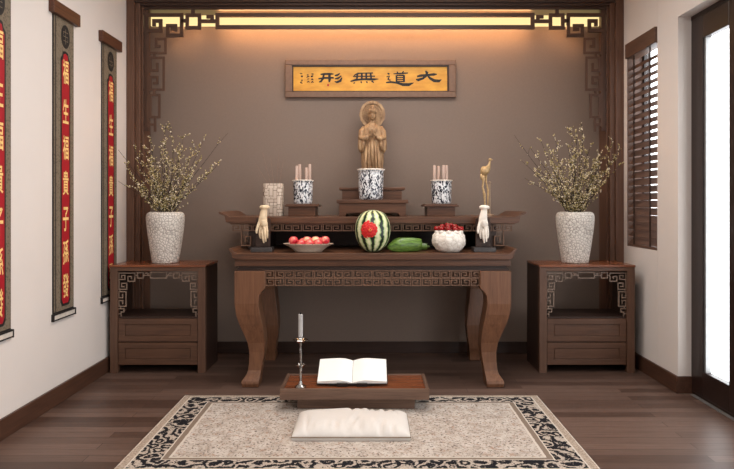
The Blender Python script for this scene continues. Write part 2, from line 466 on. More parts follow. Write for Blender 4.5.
# niche frame: two stepped posts and a beam
FD = 5.35
for side, name in ((-1, 'trim_1'), (1, 'trim_2')):
    xo = XL if side < 0 else XR
    s = lambda px: X(px if side < 0 else 750 - px, FD)
    b = BM()
    for (pa, pb, d) in ((134, 126, FD), (139, 134, FD + 0.022), (141.2, 139, FD + 0.05)):
        xa, xb = s(pa), (xo if pb == 126 else s(pb))
        box(b, min(xa, xb), max(xa, xb), d, YB - 0.001, 0, ZC - 0.001)
    struct(name, b, M['frame_z'], bevel=0.003)
b = BM()
zb = Z(7.8, FD)
box(b, X(141.2, FD), X(608.8, FD), FD + 0.05, YB - 0.001, zb, ZC - 0.001)
box(b, X(139, FD), X(611, FD), FD + 0.022, FD + 0.06, zb + 0.028, ZC - 0.001)
box(b, X(134, FD), X(616, FD), FD + 0.001, FD + 0.06, zb + 0.05, ZC - 0.001)
struct('trim_3', b, M['frame_x'], bevel=0.003)

# carved valance hanging inside the niche frame
FY0, FY1 = 5.405, 5.421
fp = lambda x, y: (X(x, FY0), Z(y, FY0))
fm = lambda x, y: (X(750 - x, FY0), Z(y, FY0))
upper = [[(148, 14.8), (181.5, 14.8), (181.5, 35.2), (167.6, 35.2), (167.6, 25.6), (175.2, 25.6), (175.2, 29.2), (172.4, 29.2)],
         [(148, 30.4), (160.4, 30.4), (160.4, 20.7), (153.8, 20.7), (153.8, 24.2)],
         [(187, 15), (199.3, 15), (199.3, 27.5), (187, 27.5), (187, 15)],
         [(183, 20.5), (187, 20.5)], [(192.8, 8), (192.8, 15)], [(200, 21), (217, 21)], [(212, 21), (212, 16.5), (208, 16.5)],
         ]
lower = [[(165.2, 38.8), (155.8, 38.8), (155.8, 46.2), (159, 46.2)], [(165.2, 38.8), (165.2, 52.8), (148, 52.8)],
         [(154, 52.8), (154, 57)], [(150, 57.6), (163.4, 57.6), (163.4, 89.6), (148, 89.6)],
         [(150.2, 57.6), (150.2, 70.4), (157, 70.4), (157, 64)], [(150.2, 89.6), (150.2, 77), (157, 77), (157, 83), (153.8, 83)],
         [(154, 89.6), (154, 95)], [(150, 95), (159, 95), (159, 117), (150, 117), (150, 95)],
         [(154.8, 117), (154.8, 130.5)], [(148, 124.5), (154.8, 124.5)], [(148, 36), (148, 126)]]
val = thing('fretwork_valance', 'dark carved wooden fretwork with square scrolls edging the top of the niche', 'fretwork', (X(375, FY0), FY0, Z(29, FY0)))
for mp in (fp, fm):
    b = BM(); strokes(b, [[mp(*p) for p in l] for l in upper], 0.031, FY0, FY1)
    obj('corner_scroll', b, M['fret'], val)
    b = BM(); strokes(b, [[mp(*p) for p in l] for l in lower], 0.021, FY0, FY1 - 0.004)
    obj('hanging_scroll', b, M['fret_low'], val)
    b = BM(); xa, xb = sorted((mp(144, 8)[0], mp(148.6, 8)[0])); box(b, xa, xb, FY0 + .001, FY1, mp(0, 131)[1], mp(0, 7)[1])
    strokes(b, [[mp(140.5, y), mp(146, y)] for y in (13.5, 32, 52.8, 89.6, 124.5)], .02, FY0 + .002, FY1)
    obj('upright_rail', b, M['frame_in'], val)
b = BM()
strokes(b, [[fp(217.3, 15), fp(532.7, 15)], [fp(217.3, 27), fp(532.7, 27)], [fp(217.3, 15), fp(217.3, 27)], [fp(532.7, 15), fp(532.7, 27)]], 0.034, FY0 - 0.004, FY1 + 0.002)
obj('long_bar', b, M['fret'], val)

# cove light behind it
cove = thing('cove_light', 'long warm glowing light strip behind the carved fretwork above the niche', 'lamp', (X(375, 5.57), 5.57, Z(21, 5.57)))
b = BM(); box(b, X(151, 5.56), X(599, 5.56), 5.555, YB - 0.001, Z(26, 5.56), Z(15.5, 5.56)); obj('diffuser', b, M['led_panel'], cove)
b = BM()
for pa, pb in ((219, 531), (187.4, 198.4), (551.6, 562.6)): box(b, X(pa, 5.46), X(pb, 5.46), 5.452, 5.468, Z(28.3, 5.46), Z(26.2, 5.46))
for pa, pb in ((169, 180.5), (569.5, 581)): box(b, X(pa, 5.43), X(pb, 5.43), 5.424, 5.436, Z(36.2, 5.43), Z(34.4, 5.43))
obj('led_strip', b, M['led'], cove)  # hidden emitters added behind the bars to throw amber glow on wall and corners
b = BM(); box(b, X(219, 5.46), X(531, 5.46), 5.452, 5.468, Z(16.0, 5.46), Z(14.2, 5.46)); obj('led_strip', b, M['led'], cove)  # another hidden emitter, added to light the wall above the fretwork

# window with venetian blind
b = BM()
for (y0, y1, z0, z1) in ((WY0, WY1, WZ0, WZ0 + 0.04), (WY0, WY1, WZ1 - 0.04, WZ1), (WY0, WY0 + 0.04, WZ0, WZ1), (WY1 - 0.04, WY1, WZ0, WZ1)):
    box(b, XR + WT - 0.05, XR + WT - 0.005, y0, y1, z0, z1)
w = struct('window_1', b, M['door'])
b = BM(); box(b, XR + WT - 0.03, XR + WT - 0.024, WY0 + 0.04, WY1 - 0.04, WZ0 + 0.04, WZ1 - 0.04); g = obj('window_pane', b, M['glass'], w)
vb = thing('venetian_blind', 'brown wooden slatted blind lowered over the narrow window', 'blind', (XR + 0.05, (WY0 + WY1) / 2, WZ0))
b = BM(); box(b, XR - 0.02, XR + 0.09, WY0 + 0.002, WY1 - 0.002, WZ1 - 0.125, WZ1 - 0.002); obj('headrail', b, M['blind'], vb, bevel=0.004)
b = BM(); n = 25
for i in range(n):
    z = WZ0 + 0.055 + i * 0.0605
    c, s_ = 0.039 * math.cos(0.76), 0.039 * math.sin(0.76)
    p = [(XR + 0.036 - c, z - s_ - .0015), (XR + 0.036 + c, z + s_ - .0015), (XR + 0.036 + c, z + s_ + .0015), (XR + 0.036 - c, z - s_ + .0015)]
    prism(b, p, WY0 + 0.006, WY1 - 0.006, lambda u, v, a: (u, a, v))
obj('slats', b, M['blind'], vb)
b = BM(); box(b, XR + .002, XR + WT - .05, WY1 - .012, WY1, WZ0, WZ1); box(b, XR + .08, XR + WT - .05, WY0, WY0 + .012, WZ0, WZ1); obj('window_liner', b, M['blind'], w)
b = BM(); box(b, XR + 0.005, XR + 0.067, WY0 + 0.006, WY1 - 0.006, WZ0 + 0.001, WZ0 + 0.026); obj('bottom_rail', b, M['blind'], vb, bevel=0.003)
for yy in (WY0 + 0.13, WY1 - 0.13):
    b = BM(); box(b, XR + 0.003, XR + 0.006, yy - 0.012, yy + 0.012, WZ0 + 0.02, WZ1 - 0.12); obj('ladder_tape', b, M['wood_dark'], vb)

# glazed sliding door leaves in the doorway
DX = 2.276
dr = struct('door_1', (lambda b: (box(b, DX - 0.0, XR + WT, DY0, DY1, DZ - 0.03, DZ), box(b, DX, XR + WT, DY0, DY1, 0, 0.02), b)[-1])(BM()), M['door'])
for k in range(4):
    y1 = DY1 - 0.002 - k * 0.605; y0 = y1 - 0.603; zt = DZ - 0.03
    b = BM()
    box(b, DX, DX + 0.05, y1 - 0.15, y1, 0.02, zt); box(b, DX, DX + 0.05, y0, y0 + 0.14, 0.02, zt)
    box(b, DX, DX + 0.05, y0 + 0.14, y1 - 0.15, 2.484, zt); box(b, DX, DX + 0.05, y0 + 0.14, y1 - 0.15, 0.02, 0.19)
    lf = struct('door_leaf', b, M['door'], dr, bevel=0.003)
    b = BM(); box(b, DX + 0.03, DX + 0.036, y0 + 0.14, y1 - 0.15, 0.19, 2.484); obj('door_pane', b, M['glass'], lf)
    b = BM(); box(b, DX + 0.012, DX + 0.05, y1 - 0.172, y1 - 0.15, 0.19, 2.484); obj('glazing_strip', b, M['metal'], lf)
b = BM(); box(b, DX - 0.03, DX - 0.004, DY0, DY1 - 0.05, 0, 0.006); obj('door_track', b, M['metal'], dr)

# ------------------------------------------------------------------ rug
RC = (-0.0695, 3.70)
b = BM(); box(b, RC[0] - RX, RC[0] + RX, RC[1] - RY, RC[1] + RY, 0.0, 0.012)
rug = tag(obj('area_rug', b, M['rug'], loc=(RC[0], RC[1], 0.0), bevel=0.004), 'beige patterned rug with black scrolled border on the plank floor', 'rug')

# ------------------------------------------------------------------ altar table
TF, TB, TC = 4.53, 5.47, 0.013
ZT = 0.982
at = thing('altar_table', 'large walnut altar table with curved legs and key-pattern apron', 'table', (TC, 5.0, 0))
def upturned(half, tip, z0, z1, rise):
    r = [(half - 0.03, z0), (half, z0 + 0.01), (half + 0.006, z0 + 0.03), (half + 0.012, z1 + rise * 0.2), (tip - 0.008, z1 + rise * 0.55), (tip, z1 + rise * 0.85), (tip - 0.008, z1 + rise),
         (tip - 0.024, z1 + rise * 0.9), (half - 0.01, z1 + rise * 0.3), (half - 0.03, z1)]
    return r + [(-x, z) for x, z in r[::-1]]
b = BM(); prism(b, [(TC + u, v) for u, v in upturned(1.022, 1.055, 0.936, ZT, 0.036)], TF - 0.012, TB + 0.02, XZ)
obj('tabletop', b, M['wood_x'], at, bevel=0.003)
b = BM(); box(b, TC - 1.01, TC + 1.01, TF + 0.01, TB - 0.01, 0.887, 0.935); obj('upper_frieze', b, M['wood_x'], at, bevel=0.004)
b = BM(); box(b, TC - 0.985, TC + 0.985, TF + 0.03, TB - 0.03, 0.866, 0.887); box(b, TC - 1.0, TC + 1.0, TF + 0.02, TB - 0.02, 0.854, 0.868)
obj('waist_moulding', b, M['wood_dark'], at)
LEG = [(271, 233, 264), (287.5, 233, 264), (289.5, 233, 263), (292, 233, 260), (296, 233, 257.6), (304, 233, 257), (315, 234.3, 258.3), (325, 237, 260), (335, 240.8, 261.2), (345, 244.2, 261.8),
       (355, 245.8, 261.2), (365, 245.5, 259.6), (373, 244.6, 258.2), (376.5, 243.6, 257.6), (381.5, 240, 257.4), (384, 240, 257.4), (388, 241, 257.2)]
for sx in (-1, 1):
    for sy in (1, -1):
        b = BM(); rings = []
        for (py, xo, xi) in LEG:
            z = max(0.0, Z(py, 4.53)); 
            if py == 388: z = 0
            ao, ai = (xo - 233) / 137.0, (xi - 233) / 137.0
            xs = [TC + sx * (1.012 - ao), TC + sx * (1.012 - ai)]
            toe = 0.045 * max(0.0, min(1.0, (py - 374) / 9.0)); yo, yi = TF + ao * 0.85 - toe, TF + ai * 0.95 - toe * 0.3
            ys = [yo, yi] if sy > 0 else [TF + TB - yo, TF + TB - yi]
            rings.append([b.verts.new(p) for p in ((xs[0], ys[0], z), (xs[1], ys[0], z), (xs[1], ys[1], z), (xs[0], ys[1], z))])
        for A, B in zip(rings, rings[1:]):
            for i in range(4): b.faces.new((A[i], A[(i+1) % 4], B[(i+1) % 4], B[i]))
        b.faces.new(rings[0]); b.faces.new(rings[-1][::-1])
        obj('leg', b, M['wood_z'], at, bevel=0.004)
def keyrow(u0, u1, z0, z1, n, seed=0):
    """a row of n square spirals between u0..u1 and z0..z1, alternately mirrored, joined to the rail at z1"""
    L = []; w = (u1 - u0) / n
    for i in range(n):
        a, c = u0 + i * w + w * 0.06, u0 + (i + 1) * w - w * 0.12
        m = (lambda t: a + t * (c - a)) if (i + seed) % 2 else (lambda t: c - t * (c - a))
        q = lambda t: z1 - t * (z1 - z0)
        L.append([(m(0), q(0)), (m(0), q(1)), (m(1), q(1)), (m(1), q(0.18)), (m(.36), q(0.18)), (m(.36), q(0.62)), (m(.68), q(0.62))])
    return L
xa, xb = TC - 0.79, TC + 0.79
zt, zm, zb_ = 0.852, 0.797, 0.742
b = BM()
strokes(b, keyrow(xa, xb, zm + 0.007, zt - 0.006, 22) , 0.0085, TF + 0.02, TF + 0.036)
strokes(b, keyrow(xa, xb, zb_ + 0.004, zm - 0.004, 22, 1), 0.0085, TF + 0.02, TF + 0.036)
strokes(b, [[(xa, zm), (xb, zm)], [(xa, zt), (xb, zt)]], 0.0085, TF + 0.018, TF + 0.036)
obj('front_apron', b, M['fret_key'], at)
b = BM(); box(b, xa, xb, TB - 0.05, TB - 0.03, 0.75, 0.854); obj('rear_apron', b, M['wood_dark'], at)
for sx in (-1, 1):
    b = BM(); xx = TC + sx * 0.985; box(b, xx - 0.01, xx + 0.01, TF + 0.2, TB - 0.2, 0.75, 0.854); obj('side_apron', b, M['wood_dark'], at)

# ------------------------------------------------------------------ raised altar stand on the table
ZT += .0008     # things rest a hair above the board
SF, SB, SC, ZS = 4.80, 5.47, 0.012, 1.2417
sh = thing('raised_altar_stand', 'long low walnut stand with upturned ends on the altar table', 'stand', (SC, 5.13, ZT))
b = BM(); prism(b, [(SC + u, v) for u, v in upturned(1.135, 1.195, ZS - 0.05, ZS, 0.042)], SF, SB, XZ)
obj('top_board', b, M['wood_x'], sh, bevel=0.003)
for sx in (-1, 1):
    b = BM(); box(b, SC + min(sx*.84, sx*.97), SC + max(sx*.84, sx*.97), SF + 0.05, SB - 0.04, ZT, ZS - 0.049); obj('end_support', b, M['wood_dark_z'], sh, bevel=0.003)
b = BM(); box(b, SC - 0.84, SC + 0.84, SB - 0.08, SB - 0.06, ZT, ZS - 0.049); obj('back_panel', b, M['wood_dark'], sh)  # dark sheet added across the back of the space under the board
b = BM()
za, zc = ZS - 0.055, ZS - 0.112
strokes(b, keyrow(SC - 1.09, SC + 1.09, zc + 0.005, za - 0.006, 28), 0.0085, SF + 0.02, SF + 0.036)
strokes(b, [[(SC - 1.1, za), (SC + 1.1, za)]], 0.009, SF + 0.018, SF + 0.036)
obj('front_apron', b, M['fret_key'], sh)
for sx in (-1, 1):
    b = BM(); m = lambda u: SC + sx * u
    strokes(b, [[(m(.81), zc), (m(.81), zc - .11), (m(.86), zc - .11), (m(.86), zc - .04), (m(.835), zc - .04), (m(.835), zc - .075)],
                ], 0.0085, SF + 0.022, SF + 0.049)
    obj('scroll_bracket', b, M['fret_key'], sh); b = BM()
    strokes(b, [[(m(1.02), zc), (m(1.02), zc - .11), (m(.95), zc - .11), (m(.95), zc - .04), (m(.99), zc - .04), (m(.99), zc - .075)],
                ], 0.0085, SF + 0.022, SF + 0.049)
    obj('scroll_bracket', b, M['fret_key'], sh)

ZS += .0008
# pedestals on the stand
pd = thing('tiered_pedestal', 'two-tier dark walnut pedestal under the statue in the middle', 'pedestal', (X(372, 5.2), 5.2, ZS))
d = 5.0
x0, x1 = X(339, d), X(406, d)
z1 = 1.378
arch = [(x0, ZS), (x0 + .05, ZS), (x0 + .06, ZS + .022), (x0 + .1, ZS + .028), (x1 - .1, ZS + .028), (x1 - .06, ZS + .022), (x1 - .05, ZS), (x1, ZS), (x1, z1 - .03), (x0, z1 - .03)]
b = BM(); prism(b, arch, d + 0.012, 5.45, XZ); obj('lower_tier', b, M['wood_x'], pd, bevel=0.002)
b = BM(); box(b, X(336.5, d), X(408.5, d), d, 5.46, z1 - 0.03, z1); obj('lower_board', b, M['wood_x'], pd, bevel=0.004)
d = 5.205
b = BM(); box(b, X(342, d), X(402, d), d + 0.01, 5.45, z1, 1.46); obj('upper_tier', b, M['wood_x'], pd, bevel=0.002)
b = BM(); box(b, X(339, d), X(405.5, d), d, 5.46, 1.46, 1.484); obj('upper_board', b, M['wood_x'], pd, bevel=0.004)

def jar_stand(px0, px1, lab):
    d = 5.05; xa, xb = X(px0, d), X(px1, d); zt = 1.342
    t = thing('jar_stand', lab, 'stand', ((xa + xb) / 2, 5.2, ZS), 'small jar stands')
    b = BM(); box(b, xa + .028, xb - .028, d + .02, 5.33, ZS, zt - .022); obj('stand_body', b, M['wood_x'], t, bevel=.002)
    b = BM(); box(b, xa, xb, d, 5.35, zt - .022, zt - .008); box(b, xa + .01, xb - .01, d + .008, 5.34, zt - .01, zt); obj('stand_board', b, M['wood_x'], t, bevel=.002)
    return (xa + xb) / 2, zt
def porcelain_jar(cx, cy, z0, r, h, lab):
    t = thing('porcelain_jar', lab, 'jar', (cx, cy, z0), 'blue and white jars')
    b = BM()
    lathe(b, [(r*.84, 0), (r*.9, .006), (r*.93, h*.1), (r*.96, h*.5), (r*.98, h*.8), (r*.95, h*.86), (r*.97, h*.9), (r*1.04, h*.95), (r*1.04, h*.985), (r*1.0, h), (r*.92, h*.99), (r*.9, h*.9), (r*.88, h*.86)], (cx, cy, z0), 40)
    obj('jar_body', b, M['porcelain'], t, smooth=True)
    b = BM(); 
    def scal(a, z): return 1 + 0.02 * math.cos(12 * a)
    lathe(b, [(r*1.0, h*.955), (r*1.06, h*.96), (r*1.06, h*.995), (r*.99, h*1.002), (r*.93, h*.99)], (cx, cy, z0), 48, scal, caps=False); obj('rim', b, M['ivory'], t, smooth=True)
    b = BM(); lathe(b, [(r*.9, h*.86), (r*.9, h*.92)], (cx, cy, z0), 32); obj('ash_bed', b, M['ash'], t)
    return z0 + h * .92
def glass_tubes(cx, cy, z, offs, lab):
    for k, (dx, dy, hh) in enumerate(offs):
        b = BM(); r = .0125
        lathe(b, [(r * .9, 0), (r, .002), (r, hh - .003), (r * .8, hh)], (cx + dx, cy + dy, z), 16)
        tag(obj('glass_tube', b, M['tube'], loc=(cx + dx, cy + dy, z), smooth=True), lab, 'glass tube', lab)
cx, zt = jar_stand(284.5, 318.5, 'small walnut stand under the blue-and-white jar beside the mosaic vase')
zz = porcelain_jar(X(303, 5.2), 5.2, zt + .0008, .084, .2, 'blue-and-white jar holding glass tubes beside the mosaic vase')
glass_tubes(X(303, 5.2), 5.2, zz, [(-.052, .0, .135), (-.03, .03, .15), (.03, -.01, .12), (.055, .02, .15)], 'clear glass tube standing in the jar beside the mosaic vase')
cx, zt = jar_stand(424, 459, 'small walnut stand under the blue-and-white jar beside the bird figurine')
zz = porcelain_jar(X(441.5, 5.2), 5.2, zt + .0008, .087, .2, 'blue-and-white jar holding glass tubes beside the bird figurine')
glass_tubes(X(441.5, 5.2), 5.2, zz, [(-.058, .0, .14), (-.022, .03, .135), (.015, -.02, .14), (.045, .02, .14)], 'clear glass tube standing in the jar beside the bird figurine')
porcelain_jar(X(371, 5.09), 5.085, 1.3788, .106, .25, 'largest blue-and-white jar, in front of the carved statue')

# ------------------------------------------------------------------ carved statue
SX, SY, SZ = X(372.3, 5.34), 5.345, 1.4848
st = thing('carved_statue', 'carved tan wooden robed deity statue with round halo on the pedestal', 'statue', (SX, SY, SZ))
sp_ = lambda py: Z(py, 5.34) - SZ            # height above the base of a photo row
PXM = 5.34 / F
b = BM()
prof = [(187, 10.5), (182, 10.3), (176, 10.2), (169, 10.4), (162, 10.7), (155, 11), (149, 11.0), (143, 11.2), (137, 11.2), (132, 10.8), (128.5, 9.6), (126, 7.6), (124, 4.6), (122.6, 2.9), (121, 2.5), (119.8, 2.5)]
def fold(a, z):
    k = max(0.0, min(1.0, (sp_(130) - z) / 0.3))
    return 1 + k * (0.055 * math.cos(15 * a + 14 * z) + 0.035 * math.cos(7 * a - 4 * z))
lathe(b, [(w * PXM, sp_(y)) for y, w in prof], (SX, SY, SZ), 72, fold, 0.62)
# front hanging sash and hem folds
for k, (dx, yt, yb, r) in enumerate(((-.0, 138, 168, .016), (-.03, 141, 176, .011), (.03, 141, 176, .011), (-.06, 147, 184, .012), (.06, 147, 184, .012))):
    tube(b, [(SX + dx * .8, SY - .052, SZ + sp_(yt)), (SX + dx, SY - .066, SZ + sp_((yt + yb) / 2)), (SX + dx * 1.15, SY - .06, SZ + sp_(yb))], [r * .8, r, r * .6], 8)
obj('robe', b, M['carved'], st, smooth='all')
b = BM()
for sx in (-1, 1):       # wide hanging sleeves folding in to the joined hands
    P = lambda px, py, dy: (SX + sx * px * PXM, SY + dy, SZ + sp_(py))
    tube(b, [P(7.8, 127.5, 0), P(10.6, 132, -.012), P(11, 138, -.03), P(8, 139.5, -.06), P(3.5, 137.5, -.082)], [.022, .027, .029, .025, .015], 12)
    tube(b, [P(11, 138, -.022), P(11.6, 143, -.026), P(11.8, 149, -.026), P(11.2, 153, -.024)], [.02, .024, .022, .008], 12)
    tube(b, [P(8.4, 139, -.05), P(9.0, 146, -.05), P(9.6, 152, -.046)], [.018, .017, .006], 10)
    tube(b, [P(3, 124.5, -.02), P(3.6, 129, -.048), P(2.5, 134, -.064)], [.008, .01, .006], 8)     # collar edge
obj('sleeves', b, M['carved'], st, smooth='all')
b = BM()
for sx in (-1, 1):
    P = lambda px, py, dy: (SX + sx * px * PXM, SY + dy, SZ + sp_(py))
    tube(b, [P(3.6, 137.6, -.08), P(1.4, 135.6, -.09), P(.5, 132.6, -.09), P(.35, 130.2, -.088)], [.009, .0105, .008, .003], 8)
    for j in range(4): tube(b, [P(.9, 133.8 - j * .3, -.084 - j * .005), P(.45, 130.8, -.083 - j * .004), P(.3, 129.2 + .3 * abs(j - 1), -.082 - j * .004)], [.0042, .0036, .0022], 6)
    tube(b, [P(1.5, 135, -.094), P(.8, 133, -.099), P(.4, 131.8, -.098)], [.004, .0035, .002], 6)
obj('joined_hands', b, M['carved'], st, smooth='all')
b = BM()
hc = (SX, SY - .012, SZ + sp_(115.6))
ball(b, hc, .034, 1.22, 24, 16, 0.86, 0.95)
ball(b, (hc[0], hc[1] - .033, hc[2] - .004), .0055, 1.7, 10, 8)                          # nose
for sx in (-1, 1):
    ball(b, (hc[0] + sx * .0118, hc[1] - .0295, hc[2] + .004), .0062, .45, 10, 8)         # eyelids
    ball(b, (hc[0] + sx * .0118, hc[1] - .029, hc[2] + .011), .008, .22, 10, 8)           # brow
    ball(b, (hc[0] + sx * .0295, hc[1] + .002, hc[2] - .006), .0075, 2.1, 10, 8, .55)     # long ears
ball(b, (hc[0], hc[1] - .029, hc[2] - .0165), .0075, .4, 10, 8)                           # mouth
ball(b, (hc[0], hc[1] - .024, hc[2] - .031), .01, .7, 10, 8)                              # chin
obj('head', b, M['carved'], st, smooth='all')
b = BM()
lathe(b, [(.032, .014), (.0345, .022), (.033, .034), (.029, .045), (.024, .05), (.019, .053), (.02, .062), (.018, .075), (.012, .086), (.002, .09)], hc, 24, lambda a, z: 1 + .05 * math.cos(9 * a))
for k in range(5):
    a = -PI / 2 + (k - 2) * .42
    tube(b, [(hc[0] + .033 * math.cos(a), hc[1] + .033 * math.sin(a), hc[2] + .022), (hc[0] + .036 * math.cos(a), hc[1] + .036 * math.sin(a), hc[2] + .04), (hc[0] + .03 * math.cos(a), hc[1] + .03 * math.sin(a), hc[2] + .056 + .012 * (k == 2))], [.006, .0075, .002], 8)
obj('crown', b, M['carved'], st, smooth='all')
b = BM()
HC = (SX, SY + .05, SZ + sp_(113.6))
def halo_ring(r0, r1, y0, y1, seg=56):
    pr = [(r0, y0), (r1, y0), (r1, y1), (r0, y1)]; R = []
    for i in range(seg):
        a = 2 * PI * i / seg; wv = 1 + .012 * math.cos(16 * a)
        R.append([b.verts.new((HC[0] + r * wv * math.cos(a), HC[1] + y, HC[2] + r * wv * 1.06 * math.sin(a))) for r, y in pr])
    for i in range(seg):
        A, B = R[i], R[(i + 1) % seg]
        for k in range(4): b.faces.new((A[k], A[(k+1) % 4], B[(k+1) % 4], B[k]))
halo_ring(.004, .093, 0, .012); halo_ring(.09, .112, -.014, .016); halo_ring(.066, .074, -.008, .004)
for k in range(22):
    a = 2 * PI * k / 22
    tube(b, [(HC[0] + .04 * math.cos(a), HC[1] - .001, HC[2] + .042 * math.sin(a)), (HC[0] + .092 * math.cos(a), HC[1] - .001, HC[2] + .097 * math.sin(a))], .003, 5)
obj('halo', b, M['carved'], st)
b = BM(); lathe(b, [(.098, 0), (.1, .012), (.09, .02), (.082, .026)], (SX, SY, SZ), 40, None, .7); obj('plinth', b, M['carved'], st, smooth=True)
b = BM(); tube(b, [(SX, SY + .02, SZ + sp_(130)), (SX, SY + .056, SZ + sp_(118))], .01, 8); obj('halo_support', b, M['carved'], st)

# ------------------------------------------------------------------ mosaic vase with thin twigs, bird figurine
mv = (X(273.5, 5.1), 5.1, ZS)
b = BM()
r = .079; h = .266
def rsq(a, z): return 1 / (abs(math.cos(a)) ** 6 + abs(math.sin(a)) ** 6) ** (1 / 6)
lathe(b, [(r * .97, 0), (r, .004), (r, h - .003), (r * .97, h), (r * .88, h), (r * .86, h - .01), (r * .86, .02)], mv, 64, rsq, .8)
tag(obj('mosaic_vase', b, M['keyvase'], loc=mv, smooth=True), 'square pale vase with mosaic line pattern holding thin twigs', 'vase')
da = thing('twig_arrangement', 'faint thin dry twigs standing in the square mosaic vase', 'twigs', (mv[0], mv[1], mv[2] + .02))
for k, (tx, ty) in enumerate(((255, 163), (262, 152), (270, 158), (279, 150), (283, 160))):
    b = BM(); p0 = Vector((mv[0] + (k - 2) * .012, mv[1] + .01 * (k % 2), mv[2] + .026)); p1 = Vector((X(tx, 5.12), 5.12 + .02 * (k % 3), Z(ty, 5.12)))
    mid = Vector((mv[0] + (k - 2) * .024, mv[1], mv[2] + .268))
    tube(b, [p0, mid, p1], [.0022, .0018, .001], 6)
    m1 = p0.lerp(p1, .7); tube(b, [m1, m1 + Vector((.02 * (1 if k % 2 else -1), 0, .06))], [.0014, .0007], 5)
    obj('dry_twig', b, M['faint'], da)

d = 5.0
bf = thing('bird_figurine', 'antique gold bird figurine on thin legs beside a rod', 'figurine', (X(486.5, d), d, ZS))
q = lambda px, py, dy=0: (X(px, d), d + dy, Z(py, d))
b = BM(); lathe(b, [(.045, 0), (.046, .012), (.036, .018), (.012, .022)], (X(488.5, d), d, ZS), 32); obj('base', b, M['pole'], bf, smooth=True)
b = BM()
tube(b, [q(480.4, 171.5, .0), q(481.6, 171.6), q(483.6, 171), q(486, 169.8), q(488, 167.8), q(489.2, 165), q(489.8, 162), q(490, 159.5)], [.012, .03, .038, .036, .022, .011, .009, .008], 18)
ball(b, q(490, 159.8), .0125, 1.1, 14, 10)
tube(b, [q(490.2, 159.6, -.006), q(491.4, 159.8, -.016), q(492.6, 160.4, -.02)], [.008, .005, .001], 8)
tube(b, [q(481.5, 174), q(481.5, 178), q(482.3, 180.5)], [.012, .01, .003], 8)
obj('bird_body', b, M['bronze'], bf, smooth='all')
b = BM()
tube(b, [q(483.3, 174.5), q(483.6, 180), q(482.6, 187), q(484.4, 194), q(484.8, 202), q(485.2, 214.5)], [.018, .009, .007, .011, .006, .006], 10)
obj('leg', b, M['bronze'], bf, smooth='all')
b = BM()
tube(b, [q(486, 174.5, .01), q(486.4, 182, .01), q(488.2, 190, .01), q(488, 203, .01), q(487.5, 214.5, .01)], [.012, .007, .007, .005, .006], 10)
obj('leg', b, M['bronze'], bf, smooth='all')
b = BM(); tube(b, [q(490, 183, .015), q(490, 214.5, .015)], .008, 12); ball(b, q(490, 182.5, .015), .012, 1, 12, 8); obj('rod', b, M['pole'], bf, smooth=True)

# ------------------------------------------------------------------ plaque
PD = 5.54
pq = thing('calligraphy_plaque', 'gold panel with four black characters in a brown frame on the wall', 'plaque', (X(370.5, PD), PD, Z(78.5, PD)))
xo0, xo1, zo0, zo1 = X(285, PD), X(456, PD), Z(97.3, PD), Z(59.5, PD)
xi0, xi1, zi0, zi1 = X(292, PD), X(449, PD), Z(91.5, PD), Z(65, PD)
b = BM()
box(b, xo0, xo1, PD, YB - .001, zi1, zo1); box(b, xo0, xo1, PD, YB - .001, zo0, zi0); box(b, xo0, xi0, PD, YB - .001, zi0, zi1); box(b, xi1, xo1, PD, YB - .001, zi0, zi1)
obj('plaque_frame', b, plain('plaque_frame_taupe_wood', rgb(112, 84, 66), 0.45), pq, bevel=.006)
b = BM()
for (xa, xb, za_, zb2) in ((xi0, xi1, zi1 - .012, zi1), (xi0, xi1, zi0, zi0 + .008), (xi0, xi0 + .01, zi0, zi1), (xi1 - .014, xi1, zi0, zi1)): box(b, xa, xb, PD + .008, PD + .03, za_, zb2)
obj('inner_moulding', b, M['wood_dark'], pq)
b = BM(); box(b, xi0, xi1, PD + .02, YB - .002, zi0, zi1); obj('gold_panel', b, M['goldpaper'], pq)
def brush(bm, pts, fn, a):
    """one brush stroke: (u, v, width) centre-line samples, laid flat at depth a as a thin raised ribbon"""
    n = len(pts); Lp, Rp = [], []
    for i in range(n):
        p, nx = Vector(pts[max(i-1, 0)][:2]), Vector(pts[min(i+1, n-1)][:2])
        t = (nx - p).normalized(); nn = Vector((-t.y, t.x)) * pts[i][2] / 2; c = Vector(pts[i][:2])
        Lp.append(bm.verts.new(fn(*(c + nn), a))); Rp.append(bm.verts.new(fn(*(c - nn), a)))
    for i in range(n - 1): bm.faces.new((Lp[i], Lp[i+1], Rp[i+1], Rp[i]))
